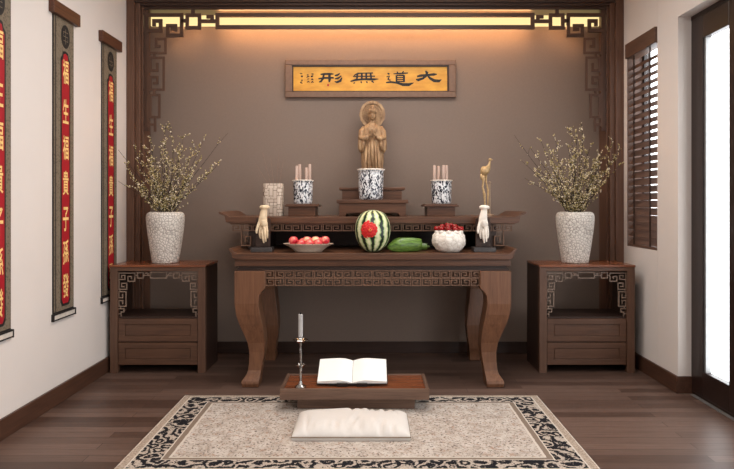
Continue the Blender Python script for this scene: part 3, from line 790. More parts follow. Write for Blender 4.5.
# strokes measured on the photo, in photo pixels of the plaque's own plane
chars = [
 # da
 [[(417, 76.5, 1.2), (421, 75.6, 1.9), (428, 75, 1.5), (434, 74.4, 1.9), (437, 74.2, .6)], [(425.5, 70.8, 1.0), (427, 72.6, 2.1), (426.5, 75.4, 1.8), (423, 78.4, 1.6), (418, 80, 2.0), (416, 79.4, .8)], [(427.6, 75.6, 1.0), (430, 78.2, 1.8), (434, 80.6, 2.3), (439, 81, 2.1), (441.5, 79.6, .5)]],
 # dao
 [[(387.5, 73.2, .8), (389.5, 74.2, 1.3)], [(386.5, 77, .8), (389.5, 76, 1.1), (388, 79.2, 1.1), (390.5, 80.4, 1.1)], [(386, 82.6, .9), (391, 82, 1.4), (397, 82.8, 1.4), (403, 84.6, 2.2), (409, 84.6, 2.2), (413.6, 82.8, .6)],
  [(393.5, 73.8, .7), (400, 73.5, 1.2), (408, 73, .9)], [(397, 71.6, .9), (398, 73.4, .9)], [(403.6, 71.2, .9), (402, 73.4, .9)], [(396.5, 75.4, 1.3), (396.5, 82, 1.3)], [(396.5, 75.4, .9), (404, 75.4, 1.2)], [(404, 75.2, 1.5), (404, 82, 1.3)], [(396.5, 77.6, .8), (404, 77.6, .8)], [(396.5, 79.6, .8), (404, 79.6, .8)], [(396.5, 81.6, .9), (404, 81.6, .9)]],
 # wu
 [[(354, 75.4, .7), (358, 73.4, 1.2), (362, 73.2, .8), (373, 73, 1.0)], [(350.5, 81.4, .8), (355, 80, 1.4), (364, 79.2, 1.4), (373, 79.4, 1.8), (378.5, 79, .5)], [(353, 76.4, .8), (375, 76.2, .9)], [(357.5, 73.4, 1.3), (356.8, 80, 1.3)], [(361.8, 73.4, 1.4), (361.8, 80, 1.4)], [(366.2, 73.4, 1.4), (366.4, 80, 1.4)], [(370.6, 73.4, 1.3), (371.4, 80, 1.3)],
  [(355, 82.6, 1.0), (353.4, 83.6, .6)], [(361, 81.4, 1.2), (361.6, 83.2, .7)], [(366.4, 81.4, 1.2), (367.4, 83, .7)], [(371.6, 81.2, 1.2), (374, 82.6, .7)]],
 # xing
 [[(320.5, 74.4, .8), (324, 74, 1.5), (330, 73.9, 1.5), (333.5, 74, .8)], [(318.4, 78.8, .8), (324, 78, 1.5), (333.8, 77.8, 1.2)], [(323.8, 74, 1.5), (323.2, 78.4, 1.5), (320.8, 81.6, 1.4), (319, 82, .7)], [(329.4, 74, 1.9), (329.6, 80, 1.9), (329.2, 82.2, 1.0)],
  [(340, 73.4, .7), (337.2, 75.2, 1.5), (334.8, 75.6, .7)], [(341.4, 75.8, .7), (338, 78.4, 1.5), (334.8, 78.8, .7)], [(342, 77.6, .8), (340.4, 80.8, 1.8), (337, 82.2, 1.5), (334.6, 81.6, .6)]],
]
GP = PD + .018
for k, ch in enumerate(chars):
    b = BM()
    for j, s_ in enumerate(ch): brush(b, [(u, v, w * 1.4) for u, v, w in s_], lambda u, v, a: (X(u, GP), a, Z(v, GP)), GP - .0002 * j)
    obj('character', b, M['ink'], pq)
b = BM(); rnd = random.Random(3)
for cx_ in (301.5, 308.2, 312.4):
    for cy_ in (73.6, 76.4, 79.4, 82.2):
        for j in range(3):
            if rnd.random() < .82:
                u, v = cx_ + rnd.uniform(-.7, .7), cy_ + rnd.uniform(-.5, .5)
                brush(b, [(u - .9, v + rnd.uniform(-.9, .9), .75), (u + .9, v + rnd.uniform(-.9, .9), .65)], lambda u, v, a: (X(u, GP), a, Z(v, GP)), GP - .0002 * j)
obj('small_inscription', b, M['ink'], pq)
b = BM(); box(b, X(327.2, GP), X(329, GP), GP - .0006, GP + .002, Z(86.2, GP), Z(84, GP)); obj('red_seal', b, M['seal'], pq)

# ------------------------------------------------------------------ wall scrolls
def scroll(dy, lab):
    c = 4.252 + dy
    t = thing('hanging_scroll', lab, 'scroll', (XL, c, 0.57), 'red banner scrolls on the white wall')
    P = lambda y, z, x: (XL + x, y, z)
    b = BM(); box(b, XL, XL + .036, 4.062 + dy, 4.437 + dy, 2.607, 2.693); obj('top_bar', b, M['top_bar'], t, bevel=.003)
    y0, y1 = 4.107 + dy, 4.397 + dy
    b = BM(); box(b, XL, XL + .005, y0, y1, .60, 2.61); obj('silk_edge', b, M['brocade_edge'], t)
    b = BM(); box(b, XL + .002, XL + .0075, y0 + .04, y1 - .006, .62, 2.608); box(b, XL + .002, XL + .0072, y0 + .012, y0 + .028, .62, 2.608); obj('brocade', b, M['brocade'], t)
    # red strip with indented shoulders, black outline
    def strip(w, z0, z1, s):
        h = w / 2
        return [(c - h + s, z0), (c - h + s, z0 + .0), (c + h - s, z0), (c + h, z0 + .03), (c + h, z1 - .06), (c + h - s, z1 - .04), (c + h - s * 1.4, z1 - .01), (c, z1), (c - h + s * 1.4, z1 - .01), (c - h + s, z1 - .04), (c - h, z1 - .06), (c - h, z0 + .03)]
    def uniq(p):
        o = []
        for q_ in p:
            if not o or q_ != o[-1]: o.append(q_)
        return o
    c += .02
    b = BM(); prism(b, uniq(strip(.134, .645, 2.395, .022)), XL + .002, XL + .0085, lambda u, v, a: (a, u, v)); obj('dark_outline', b, M['brocade_edge'], t)
    b = BM(); prism(b, uniq(strip(.104, .662, 2.378, .018)), XL + .003, XL + .0095, lambda u, v, a: (a, u, v)); obj('red_strip', b, M['red'], t)
    for ch, yc in zip('福生福貴子孫發', (72, 111.5, 147.5, 183, 219, 252, 285.5)):
        zc_ = Z(yc, 4.272); hh = .168; ww = .08
        b = BM(); put_glyph(b, ch, lambda u, v: (XL + .0102, c + (u - .5) * ww, zc_ + (v - .5) * hh), .014); obj('character', b, M['gold'], t)
    # round black emblem: disc with a pierced geometric figure
    b = BM(); ez, er = 2.494, .066
    pts = [(c + .058 * math.cos(2*PI*k/32), ez + .08 * math.sin(2*PI*k/32)) for k in range(32)]
    prism(b, pts, XL + .002, XL + .009, lambda u, v, a: (a, u, v)); em = obj('emblem', b, M['brocade_edge'], t)
    b = BM()
    for l in ([(-.03, .03), (.03, .03)], [(-.03, 0), (.03, 0)], [(-.03, -.03), (.03, -.03)], [(0, -.05), (0, .05)], [(-.03, .03), (-.03, .012)], [(.03, -.03), (.03, -.012)]):
        (ua, va), (ub, vb2) = l
        box(b, XL + .006, XL + .0097, c + min(ua, ub) - .0025, c + max(ua, ub) + .0025, ez + min(va, vb2) - .0025, ez + max(va, vb2) + .0025)
    obj('emblem_lines', b, M['brocade'], em)
    b = BM(); box(b, XL + .001, XL + .015, y0 - .004, y1 + .004, .568, .607); obj('bottom_rod', b, M['wall_rod'], t, bevel=.004)
    b = BM()
    for (ya, yb_, za_, zb2) in ((y0 - .010, y0, .562, .610), (y1, y1 + .010, .562, .610), (y0 - .008, y1 + .008, .564, .573), (y0 - .008, y1 + .008, .601, .611)): box(b, XL, XL + .018, ya, yb_, za_, zb2)
    obj('rod_edging', b, M['brocade_edge'], t)
M['top_bar'] = wood('scroll_bar_wood', rgb(66, 38, 25), rgb(102, 62, 42), 'y', 0.4)
M['wall_rod'] = plain('ivory_rod', rgb(205, 196, 186), 0.5)
scroll(.744, 'red scroll on the white wall beside the niche post')
scroll(0, 'middle one of three red scrolls on the white wall')
scroll(-.766, 'red scroll on the white wall cut off by the picture edge')

# ------------------------------------------------------------------ cabinets
CB = 0.4
def cabinet(cx, lab):
    t = thing('side_cabinet', lab, 'cabinet', (cx, 4.92, 0), 'pair of niche cabinets')
    hw, pw, yf, yb = .379, .061, 4.92, 4.92 + CB
    b = BM(); box(b, cx - hw - .003, cx + hw + .003, yf - .006, yb, .84, .858); obj('cabinet_top', b, M['wood_top'], t, bevel=.003)
    b = BM(); box(b, cx - hw, cx + hw, yf, yf + .05, .81, .84); obj('top_rail', b, M['cab_x'], t, bevel=.002)
    for sx in (-1, 1):
        b = BM(); xa, xb = cx + sx * hw, cx + sx * (hw - pw); box(b, min(xa, xb), max(xa, xb), yf, yf + .05, 0, .84); obj('front_post', b, M['cab_z'], t, bevel=.003)
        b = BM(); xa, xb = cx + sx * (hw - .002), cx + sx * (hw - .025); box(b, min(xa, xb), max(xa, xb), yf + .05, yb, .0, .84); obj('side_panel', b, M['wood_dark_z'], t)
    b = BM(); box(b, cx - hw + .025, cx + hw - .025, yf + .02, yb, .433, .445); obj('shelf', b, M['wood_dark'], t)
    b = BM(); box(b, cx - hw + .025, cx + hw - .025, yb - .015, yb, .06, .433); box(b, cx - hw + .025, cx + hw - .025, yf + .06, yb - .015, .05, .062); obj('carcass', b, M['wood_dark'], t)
    for z0, z1 in ((.247, .430), (.064, .240)):
        b = BM(); xa, xb = cx - hw + pw + .003, cx + hw - pw - .003
        box(b, xa, xb, yf + .016, yf + .3, z0, z1)
        g_ = .045; yy = yf + .008
        box(b, xa, xb, yy, yf + .018, z1 - g_, z1); box(b, xa, xb, yy, yf + .018, z0, z0 + g_); box(b, xa, xa + g_ * 1.2, yy, yf + .018, z0, z1); box(b, xb - g_ * 1.2, xb, yy, yf + .018, z0, z1)
        dw = obj('drawer', b, M['cab_x'], t, bevel=.0025)
        b = BM(); box(b, xa + g_ * 1.2 + .004, xb - g_ * 1.2 - .004, yf + .010, yf + .02, z0 + g_ + .004, z1 - g_ - .004); obj('drawer_panel', b, M['cab_x'], dw, bevel=.002)
    L = [[(48, 95), (165, 95), (165, 155), (115, 155), (115, 120), (140, 120), (140, 136)], [(48, 95), (48, 215), (105, 215), (105, 170), (68, 170), (68, 195), (86, 195)], [(48, 142), (92, 142), (92, 112), (68, 112), (68, 126)],
         [(48, 232), (100, 232), (100, 340), (48, 340), (48, 298), (75, 298), (75, 320)], [(48, 232), (48, 277), (75, 277), (75, 252)], [(55, 215), (55, 232)], [(60, 340), (60, 358)], [(48, 358), (85, 358), (85, 382), (64, 382), (64, 412)], [(40, 396), (64, 396)],
         [(185, 92), (228, 92), (228, 132), (185, 132), (185, 92)], [(165, 112), (185, 112)], [(228, 112), (280, 112)], [(262, 112), (262, 95), (246, 95)]]
    k = 1 / 925.0
    for sx in (-1, 1):
        b = BM(); strokes(b, [[(cx + sx * (p - 340) * k, .81 - (q_ - 78) * k) for p, q_ in l] for l in L], .0088, yf + .02, yf + .032); obj('scroll_bracket', b, M['fret_cab'], t, label='pale scrolled fret bracket')
    b = BM(); strokes(b, [[(cx + (p - 340) * k, .81 - (q_ - 78) * k) for p, q_ in [(280, 90), (400, 90), (400, 132), (280, 132), (280, 90)]]], .0088, yf + .02, yf + .032); obj('fret_bar', b, M['fret_cab'], t)
    return t
C0, C1 = -1.694, 1.716
cab = cabinet(C0, 'walnut cabinet with fret opening and two drawers beside the red scrolls')
dup(cab, (C1, 4.92, 0), 'walnut cabinet with fret opening and two drawers below the blind')

# ------------------------------------------------------------------ vases of budding branches
ZV = .8588
def vase(cx, cy, lab):
    k = 5.12 / F
    pr = [(262, 12.6), (261, 13.0), (256, 13.7), (248, 15), (240, 16.2), (232, 17.3), (224, 18.2), (218, 18.6), (215, 18.4), (213, 17.6), (211.8, 16.2), (211.3, 14.6), (212, 13.6), (216, 13.8), (224, 14)]
    b = BM(); lathe(b, [(w * k, (262 - y) * k) for y, w in pr], (cx, cy, ZV), 48)
    return tag(obj('ceramic_vase', b, M['vase'], loc=(cx, cy, ZV), smooth='all'), lab, 'vase', 'white crackle vases on the cabinets')
def branches(cx, cy, tips, lab, seed, bare=()):
    R = random.Random(seed)
    zrim = ZV + .42
    arr = thing('branch_arrangement', lab, 'branches', (cx, cy, zrim - .1), 'budding branches in the white vases')
    for k, (tx, ty) in enumerate(tips):
        a = R.uniform(0, 2 * PI); rr = R.uniform(.01, .075)
        p0 = Vector((cx + rr * math.cos(a) * .6, cy + rr * math.sin(a) * .6, zrim - .10))
        yy = cy + R.uniform(-.16, .12); p3 = Vector((X(tx, yy), yy, Z(ty, yy)))
        p1 = p0 + Vector(((p3.x - p0.x) * .14, (yy - cy) * .1, .16)); L = (p3 - p0).length
        bend = Vector((R.uniform(-.05, .05), R.uniform(-.04, .04), R.uniform(0, .05)))
        p2 = p0.lerp(p3, .62) + bend
        pts = []
        for i in range(9):
            t = i / 8; u = 1 - t
            pts.append(p0 * u**3 + p1 * 3*u*u*t + p2 * 3*u*t*t + p3 * t**3 + Vector((R.uniform(-1, 1), R.uniform(-1, 1), 0)) * .006 * (i > 1))
        wood_b, bud_b = BM(), BM()
        tube(wood_b, pts, [.0042 * (1 - .75 * i / 8) for i in range(9)], 5)
        spots = []
        nside = 3 if k in bare else 17
        for s_ in range(nside):
            i = R.randint(2, 8); q0 = pts[i - 1].lerp(pts[i], R.random())
            dirv = (pts[i] - pts[i - 1]).normalized(); sd = Vector((R.uniform(-1, 1), R.uniform(-1, 1), R.uniform(-.1, .9))).normalized()
            ln = R.uniform(.05, .15) * (1.15 - i / 12)
            q1 = q0 + (dirv * .55 + sd * .75).normalized() * ln
            q1.x = max(q1.x, XL + .03); q1.x = min(q1.x, XR - .03); q1.y = min(q1.y, 5.3)
            if q1.x > 0 and q1.x > 2.14: q1.x = 2.14
            tube(wood_b, [q0, q0.lerp(q1, .5) + Vector((0, 0, .006)), q1], [.0018, .0014, .0009], 4)
            for t in (.3, .5, .68, .85, 1.0): spots.append(q0.lerp(q1, t))
        for i in range(3, 9):
            for _ in range(2): spots.append(pts[i - 1].lerp(pts[i], R.random()))
        for s_ in spots:
            if k in bare and R.random() < .6: continue
            r_ = R.uniform(.0026, .0056); dv = Vector((R.uniform(-1, 1), R.uniform(-1, 1), R.uniform(-.2, 1))).normalized()
            e = s_ + dv * r_ * R.uniform(2.2, 4.0)
            tube(bud_b, [s_, s_.lerp(e, .55), e], [r_ * .45, r_, r_ * .2], 5)
        o = obj('branch', wood_b, M['twig'], arr)
        bo = obj('buds', bud_b, M['buds'], o, label='pale cream and olive buds'); bo['kind'] = 'stuff'
VXL, VXR, VYc = X(165.5, 5.12), X(575, 5.12), 5.12
vase(VXL, VYc, 'white crackle vase on the cabinet beside the red scrolls')
vase(VXR, VYc, 'white crackle vase on the cabinet below the blind')
branches(VXL, VYc, [(166, 124), (172, 130), (152, 138), (140, 141), (130, 140), (126, 165), (119, 150), (131, 186), (184, 136), (194, 146), (204, 140), (228, 133), (221, 160), (211, 172), (178, 150), (160, 148), (147, 163), (200, 160), (188, 168), (170, 162), (152, 178), (141, 172), (118, 181), (156, 156), (183, 152), (190, 182), (142, 188), (164, 140)],
         'spray of budding twigs in the white vase beside the red scrolls', 11, (6, 11, 22))
branches(VXR, VYc, [(514, 135), (521, 160), (531, 148), (541, 140), (549, 150), (556, 142), (569, 125), (582, 124), (576, 132), (592, 144), (603, 150), (614, 141), (617, 157), (611, 168), (599, 172), (585, 160), (560, 160), (536, 168), (546, 176), (570, 160), (590, 178), (562, 180), (566, 142), (579, 150), (553, 165), (597, 160), (606, 182), (545, 186), (622, 148), (621, 163), (524, 178)],
         'spray of budding twigs in the white vase below the blind', 23, (0,))

# ------------------------------------------------------------------ offerings on the altar table
def fruit(name, c, r, sz, mat, lab, cat, grp, stem=True):
    t = obj(name, (lambda b: (lathe(b, [(max(.0005, r * math.sin(PI * i / 12)), r + r * sz * (-math.cos(PI * i / 12)) * (1 - .12 * math.exp(-((i - 12) / 1.5) ** 2)) + (r * sz - r)) for i in range(13)], c, 20), b)[-1])(BM()), mat, loc=c, smooth='all')
    return tag(t, lab, cat, grp)
pc = (X(308.5, 4.68), 4.68, ZT)
fb = thing('fruit_dish', 'wide pale speckled dish of peaches on the altar table', 'dish', pc)
k = 4.72 / F
b = BM(); lathe(b, [(13 * k, 0), (13.8 * k, .003), (14.4 * k, .010), (18 * k, .032), (22 * k, .05), (24.6 * k, .058), (25 * k, .063), (24 * k, .064), (20 * k, .05), (14 * k, .022), (.002, .018)], pc, 48, None, .62); obj('dish_bowl', b, M['plate'], fb, smooth=True)
zt = ZT + .066
plist = [(-16, .0, .022), (-7.2, -.035, .0), (1.6, -.04, .0), (10.4, -.03, .002), (17.6, .005, .024), (-6, .036, .008), (4, .038, .008), (12.5, .032, .014), (-1.5, .0, .022), (7.5, .004, .022)]
for i, (dx, dy, dz) in enumerate(plist):
    r = .036
    o = fruit('peach', (pc[0] + dx * k * .93, pc[1] + dy, ZT + .027 + dz), r, .95, M['peach'], 'pink peach piled in the wide pale dish', 'peach', 'peaches in the dish')
wm = (X(372.8, 4.66), 4.66, ZT)
mt = thing('watermelon', 'striped upright watermelon with a red carved flower in front', 'watermelon', wm)
k = 4.66 / F
b = BM(); hh = 41.8 * k; rr = 17.6 * k
lathe(b, [(max(.001, rr * (math.sin(PI * i / 24) ** .82) * (1 - .05 * math.cos(PI * i / 24))), hh / 2 - hh / 2 * math.cos(PI * i / 24)) for i in range(25)], wm, 64)
obj('rind', b, M['melon'], mt, smooth='all')
b = BM(); fc = Vector((X(370.2, 4.54), 4.66 - rr * .985 - .002, Z(229.8, 4.54)))
for ring, (n, R_, L_, yo) in enumerate(((14, .050, .028, .008), (12, .038, .026, .0), (9, .025, .024, -.008), (6, .011, .018, -.014))):
    for i in range(n):
        a = 2 * PI * i / n + ring * .3
        ca, sa = math.cos(a), math.sin(a)
        c = fc + Vector((R_ * ca, yo + .9 * (rr - math.sqrt(max(0, rr * rr - R_ * R_))) , R_ * sa * 1.05))
        n0 = len(b.verts); ball(b, (0, 0, 0), L_ * .62, 1.0, 10, 8, 1.0, .32); b.verts.ensure_lookup_table()
        for v in b.verts[n0:]:
            q_ = v.co.copy(); q_.x *= 1.0; v.co = c + Vector((q_.x * ca * 1.1 - q_.z * sa * 1.1, q_.y, q_.x * sa * 1.1 + q_.z * ca * 1.1))
obj('carved_flower', b, M['carving_red'], mt, smooth='all', label='red carved flower')
b = BM()
for i in range(7):
    a = 2 * PI * i / 7; ball(b, fc + Vector((.008 * math.cos(a), -.019, .008 * math.sin(a))), .0042, 1, 8, 6)
obj('flower_heart', b, M['carving_gold'], mt, smooth='all')
b = BM(); lathe(b, [(.012, hh - .008), (.011, hh - .002), (.006, hh + .001)], wm, 12); obj('stem_scar', b, M['stalk'], mt)

def luffa(p0, p1, w, h, z0, lab):
    """angular ridged gourd: six-sided loft tapering to a blunt point at p0"""
    p0, p1 = Vector(p0), Vector(p1); ax = (p1 - p0).normalized(); sd = Vector((-ax.y, ax.x, 0))
    b = BM(); rings = []
    for i in range(15):
        t = i / 14; s_ = min(1.0, .18 + 1.05 * (t / .42) ** .75) if t < .42 else 1 - .16 * max(0, (t - .8) / .2) ** 2
        zz = .12 * math.sin(PI * t)
        R_ = []
        for j in range(24):
            a = 2 * PI * j / 24; kx = 1 + .09 * abs(math.cos(3 * a)) ** 4
            sxx = math.copysign(abs(math.cos(a)) ** .6, math.cos(a)) * w / 2 * kx * s_; szz = math.copysign(abs(math.sin(a)) ** .6, math.sin(a)) * h / 2 * kx * s_
            q_ = p0.lerp(p1, t) + sd * sxx
            R_.append(b.verts.new((q_.x, q_.y, z0 + h / 2 * (.55 + .45 * min(1, t / .4)) + szz * 1.0)))
        rings.append(R_)
    for A, B in zip(rings, rings[1:]):
        for j in range(24): b.faces.new((A[j], A[(j+1) % 24], B[(j+1) % 24], B[j]))
    b.faces.new(rings[0]); b.faces.new(rings[-1])
    mn = min(v.co.z for v in b.verts)
    for v in b.verts: v.co.z += z0 - mn
    t = thing('ridged_gourd', lab, 'gourd', (p0.x, p0.y, z0), 'green gourds on the altar table')
    obj('gourd_body', b, M['gourd'], t, smooth=True)
    b = BM(); c = p1 + ax * .004; tube(b, [(p1.x, p1.y, z0 + h * .5), (c.x + ax.x * .012, c.y + ax.y * .012, z0 + h * .56)], [.012, .008], 8); obj('stalk', b, M['stalk'], t)
d = 4.68
luffa((X(387.5, d), d - .02, 0), (X(420, d), d + .05, 0),  .135, .098, ZT, 'large green ridged gourd lying beside the watermelon')
luffa((X(402, 4.84), 4.865, 0), (X(427.5, 4.82), 4.835, 0), .085, .052, ZT, 'small green ridged gourd half hidden behind the larger one')

bc = (X(448.8, 4.665), 4.665, ZT); k = 4.665 / F
wb = thing('white_bowl', 'round white sculpted bowl piled with red berries', 'bowl', bc)
b = BM()
lathe(b, [(9 * k, 0), (10.5 * k, .003), (13.5 * k, .025), (16 * k, .06), (16.6 * k, .09), (15.6 * k, .125), (13 * k, .15), (12 * k, .158), (11 * k, .15), (11.4 * k, .12), (.003, .11)], bc, 60,
      lambda a, z: 1 + (.035 * math.cos(9 * a + 40 * z) + .02 * math.cos(17 * a - 50 * z)) * min(1, z / .03))
obj('bowl_body', b, M['bowlwhite'], wb, smooth='all')
b = BM()
for i in range(11):
    a = 2 * PI * i / 11; c = Vector((bc[0] + 12.8 * k * math.cos(a), bc[1] + 12.8 * k * math.sin(a), bc[2] + .148))
    n0 = len(b.verts); ball(b, (0, 0, 0), .024, .8, 10, 8, 1, .5); b.verts.ensure_lookup_table()
    for v in b.verts[n0:]:
        q_ = v.co.copy(); v.co = c + Vector((-q_.x * math.sin(a) + q_.y * math.cos(a), q_.x * math.cos(a) + q_.y * math.sin(a), q_.z - .25 * abs(q_.x)))
obj('petal_rim', b, M['bowlwhite'], wb, smooth='all')
RB = random.Random(5)
for i in range(20):
    if i < 11: a, rad, dz = 2 * PI * i / 11, .084, .174
    elif i < 17: a, rad, dz = 2 * PI * i / 6 + .3, .048, .19
    else: a, rad, dz = 2 * PI * i / 3, .016, .2
    c = (bc[0] + rad * math.cos(a) * 1.12, bc[1] + rad * math.sin(a), bc[2] + dz - .016)
    o = fruit('red_berry', c, RB.uniform(.0165, .0195), .95, M['berry'], 'dark red berry piled in the white bowl', 'berry', 'berries in the white bowl')
    bb = BM(); tube(bb, [(c[0], c[1], c[2] + .03), (c[0] + RB.uniform(-.004, .004), c[1], c[2] + .041)], [.0014, .001], 5); obj('stalk', bb, M['stalk'], o)

def hand_sculpture(px, mat, lab, sx, slab):
    d = 4.665
    kx = d / F
    t = thing('hand_sculpture', lab, 'sculpture', (X(px, d), d + .03, ZT), 'hand sculptures on the altar table')
    P = lambda dx, py, dy, r: (X(px + sx * dx, d), d + dy, Z(py, d), r)
    J = [P(0.4, 213, .0, .026), P(.6, 208.5, .004, .025), P(0, 218, -.002, .031), P(-.4, 222.5, -.004, .032)]
    bones = [(0, 1), (0, 2), (2, 3)]
    fingers = [[(-3.0, 226, .000, .0118), (-3.6, 231, -.008, .0108), (-3.4, 236, -.008, .0090), (-2.6, 239.0, -.004, .0055)],
               [(-1.1, 226.5, -.010, .0122), (-1.0, 232.5, -.018, .0110), (-.3, 238.8, -.016, .0092), (.6, 243.2, -.010, .0055)],
               [(1.1, 226.5, -.012, .0120), (1.6, 232.5, -.020, .0108), (2.2, 238.4, -.018, .0090), (2.6, 242, -.012, .0055)],
               [(3.1, 225.5, -.008, .0108), (3.8, 230.8, -.014, .0098), (4.1, 235.4, -.012, .0082), (3.9, 238.6, -.006, .005)]]
    for fg in fingers:
        prev = 3
        for q_ in fg:
            J.append(P(*q_)); bones.append((prev, len(J) - 1)); prev = len(J) - 1
    prev = 2
    for q_ in ((-3.6, 221.5, -.012, .0130), (-5.4, 226.5, -.024, .0112), (-6.4, 230.6, -.03, .0094), (-6.2, 233.6, -.03, .006)):
        J.append(P(*q_)); bones.append((prev, len(J) - 1)); prev = len(J) - 1
    hm = obj('hand', skin_mesh(J, bones), mat, t, smooth='all')
    b = BM(); cc = P(.8, 207.6, .004, 0)[:3]
    lathe(b, [(.028, -.012), (.036, -.006), (.038, .004), (.034, .012), (.022, .018), (.006, .02)], cc, 24, lambda a, z: 1 + .06 * math.cos(7 * a)); obj('cuff', b, mat, t, smooth='all')
    b = BM(); xa, xb = X(slab[0], 4.66), X(slab[1], 4.66)
    box(b, xa, xb, 4.62, 4.75, ZT, ZT + .034); obj('stand_base', b, M['greystand'], t, bevel=.003)
    b = BM(); xm = (xa + xb) / 2; box(b, xm - .055, xm + .055, 4.70, 4.725, ZT + .034, Z(218, 4.7)); box(b, cc[0] - .012, cc[0] + .012, 4.685, 4.71, Z(222, 4.7), Z(207.5, 4.7)); obj('stand_post', b, M['wood_dark_z'], t, bevel=.003)
hand_sculpture(263.6, M['cream'], 'cream hand sculpture pointing down, beside the peach dish', 1, (251.5, 272.5))
hand_sculpture(483.6, M['ivory'], 'white hand sculpture pointing down, beside the white berry bowl', 1, (473, 495))

# ------------------------------------------------------------------ low table with book and candlestick
LX0, LX1, LY0, LY1 = X(279.6, 3.97), X(429.4, 3.97), 3.97, 4.335
lt = thing('low_table', 'low walnut reading table with tray top at the rug edge', 'table', ((LX0 + LX1) / 2, 4.15, 0))
b = BM(); box(b, LX0, LX1, LY0, LY1, .088, .148)
for (xa, xb, ya, yb) in ((LX0, LX1, LY0, LY0 + .02), (LX0, LX1, LY1 - .02, LY1), (LX0, LX0 + .022, LY0, LY1), (LX1 - .022, LX1, LY0, LY1)): box(b, xa, xb, ya, yb, .14, .159)
obj('tray_frame', b, M['low_wood'], lt, bevel=.003)
b = BM(); box(b, LX0 + .021, LX1 - .021, LY0 + .019, LY1 - .019, .142, .1495); obj('tray_panel', b, M['wood_top'], lt)
b = BM(); box(b, X(297, 4.03), X(415, 4.03), 4.03, 4.285, .012, .089); obj('plinth', b, M['low_wood'], lt, bevel=.004)

# open book on a wedge stand
BX, BY, BZ = X(352.3, 4.1), 4.055, .1503
bs = thing('book_stand', 'low black sloping book rest under the open book', 'book stand', (BX, BY + .12, BZ))
tilt = math.radians(20)
b = BM()
for sx in (-.12, .12):
    prism(b, [(BY + .02, BZ), (BY + .235, BZ), (BY + .235, BZ + .0865), (BY + .02, BZ + .0082)], BX + sx - .012, BX + sx + .012, lambda u, v, a: (a, u, v))
obj('side_wedge', b, M['black'], bs)
R_ = Matrix.Translation((BX, BY + .005, BZ + .004)) @ Matrix.Rotation(tilt, 4, 'X')
b = BM(); box(b, -.15, .15, 0.0, .255, .0, .008); box(b, -.10, -.03, -.012, .001, .0, .022); box(b, .03, .10, -.012, .001, .0, .022); move(b, R_); obj('slope_board', b, M['black'], bs)
bk = thing('open_book', 'open book with blank white pages on the low reading table', 'book', (BX, BY + .12, BZ + .05))
b = BM(); box(b, -.232, -.004, .002, .262, .0082, .0122); box(b, .004, .232, .002, .262, .0082, .0122); box(b, -.006, .006, .002, .262, .0082, .011); move(b, R_ @ Matrix.Translation((0, 0, .0008))); obj('cover', b, M['black'], bk)
for sx in (-1, 1):
    b = BM(); n = 18; T, Bt = [], []
    for i in range(n + 1):
        u = i / n; x = sx * (.001 + u * .227)
        zt_ = .016 + .024 * math.sin(min(1, u * 2.2) * PI / 2) * (1 - .55 * u ** 1.5)
        if u < .05: zt_ = .016 + .012 * u / .05
        T.append((x, zt_)); Bt.append((x, .0124))
    prism(b, T + Bt[::-1], .006, .258, lambda u, v, a: (u, a, v)); move(b, R_ @ Matrix.Translation((0, 0, .0008)))
    obj('page_block', b, M['page'], bk, smooth=True)

CX, CY, CZ = X(300.6, 4.035), 4.035, .1503
cs = thing('candlestick', 'tall slender silver candlestick with pale candle on the low table', 'candlestick', (CX, CY, CZ))
zc = lambda py: Z(py, 4.035) - CZ
b = BM(); k = 4.035 / F
lathe(b, [(5.4 * k, 0), (5.4 * k, .006), (4.6 * k, .012), (2.6 * k, .02), (1.6 * k, .03), (1.1 * k, .045), (1.0 * k, zc(371)), (1.5 * k, zc(369.5)), (1.1 * k, zc(368)), (1.5 * k, zc(366.5)), (1.1 * k, zc(364)), (1.2 * k, zc(356)), (1.6 * k, zc(349)), (1.1 * k, zc(346.5)), (1.7 * k, zc(344)), (1.3 * k, zc(342)), (1.8 * k, zc(340)), (2.4 * k, zc(338)), (2.4 * k, zc(336.6)), (1.0 * k, zc(336.6))], (CX, CY, CZ), 24)
obj('stem', b, M['chrome'], cs, smooth=True)
for (py, r) in ((366.5, 5.0), (341.5, 7.4)):
    b = BM(); z = zc(py)
    lathe(b, [(1.2 * k, z - .006), (r * .6 * k, z - .004), (r * k, z + .012), (r * .94 * k, z + .014), (r * .55 * k, z + .001), (1.2 * k, z)], (CX, CY, CZ), 24, lambda a, zz: 1 + .08 * math.cos(6 * a)); obj('drip_cup', b, M['chrome'], cs, smooth=True)
b = BM(); lathe(b, [(2.3 * k, zc(337)), (2.35 * k, zc(330)), (2.3 * k, zc(316.5)), (2.35 * k, zc(314.6)), (1.9 * k, zc(314.2)), (.4 * k, zc(314.8))], (CX, CY, CZ), 20); cd = obj('candle', b, M['candle'], cs, smooth=True)
b = BM(); tube(b, [(CX, CY, CZ + zc(315)), (CX + .001, CY, CZ + zc(312.3))], [.006, .004], 8); obj('wick', b, M['wick'], cd)

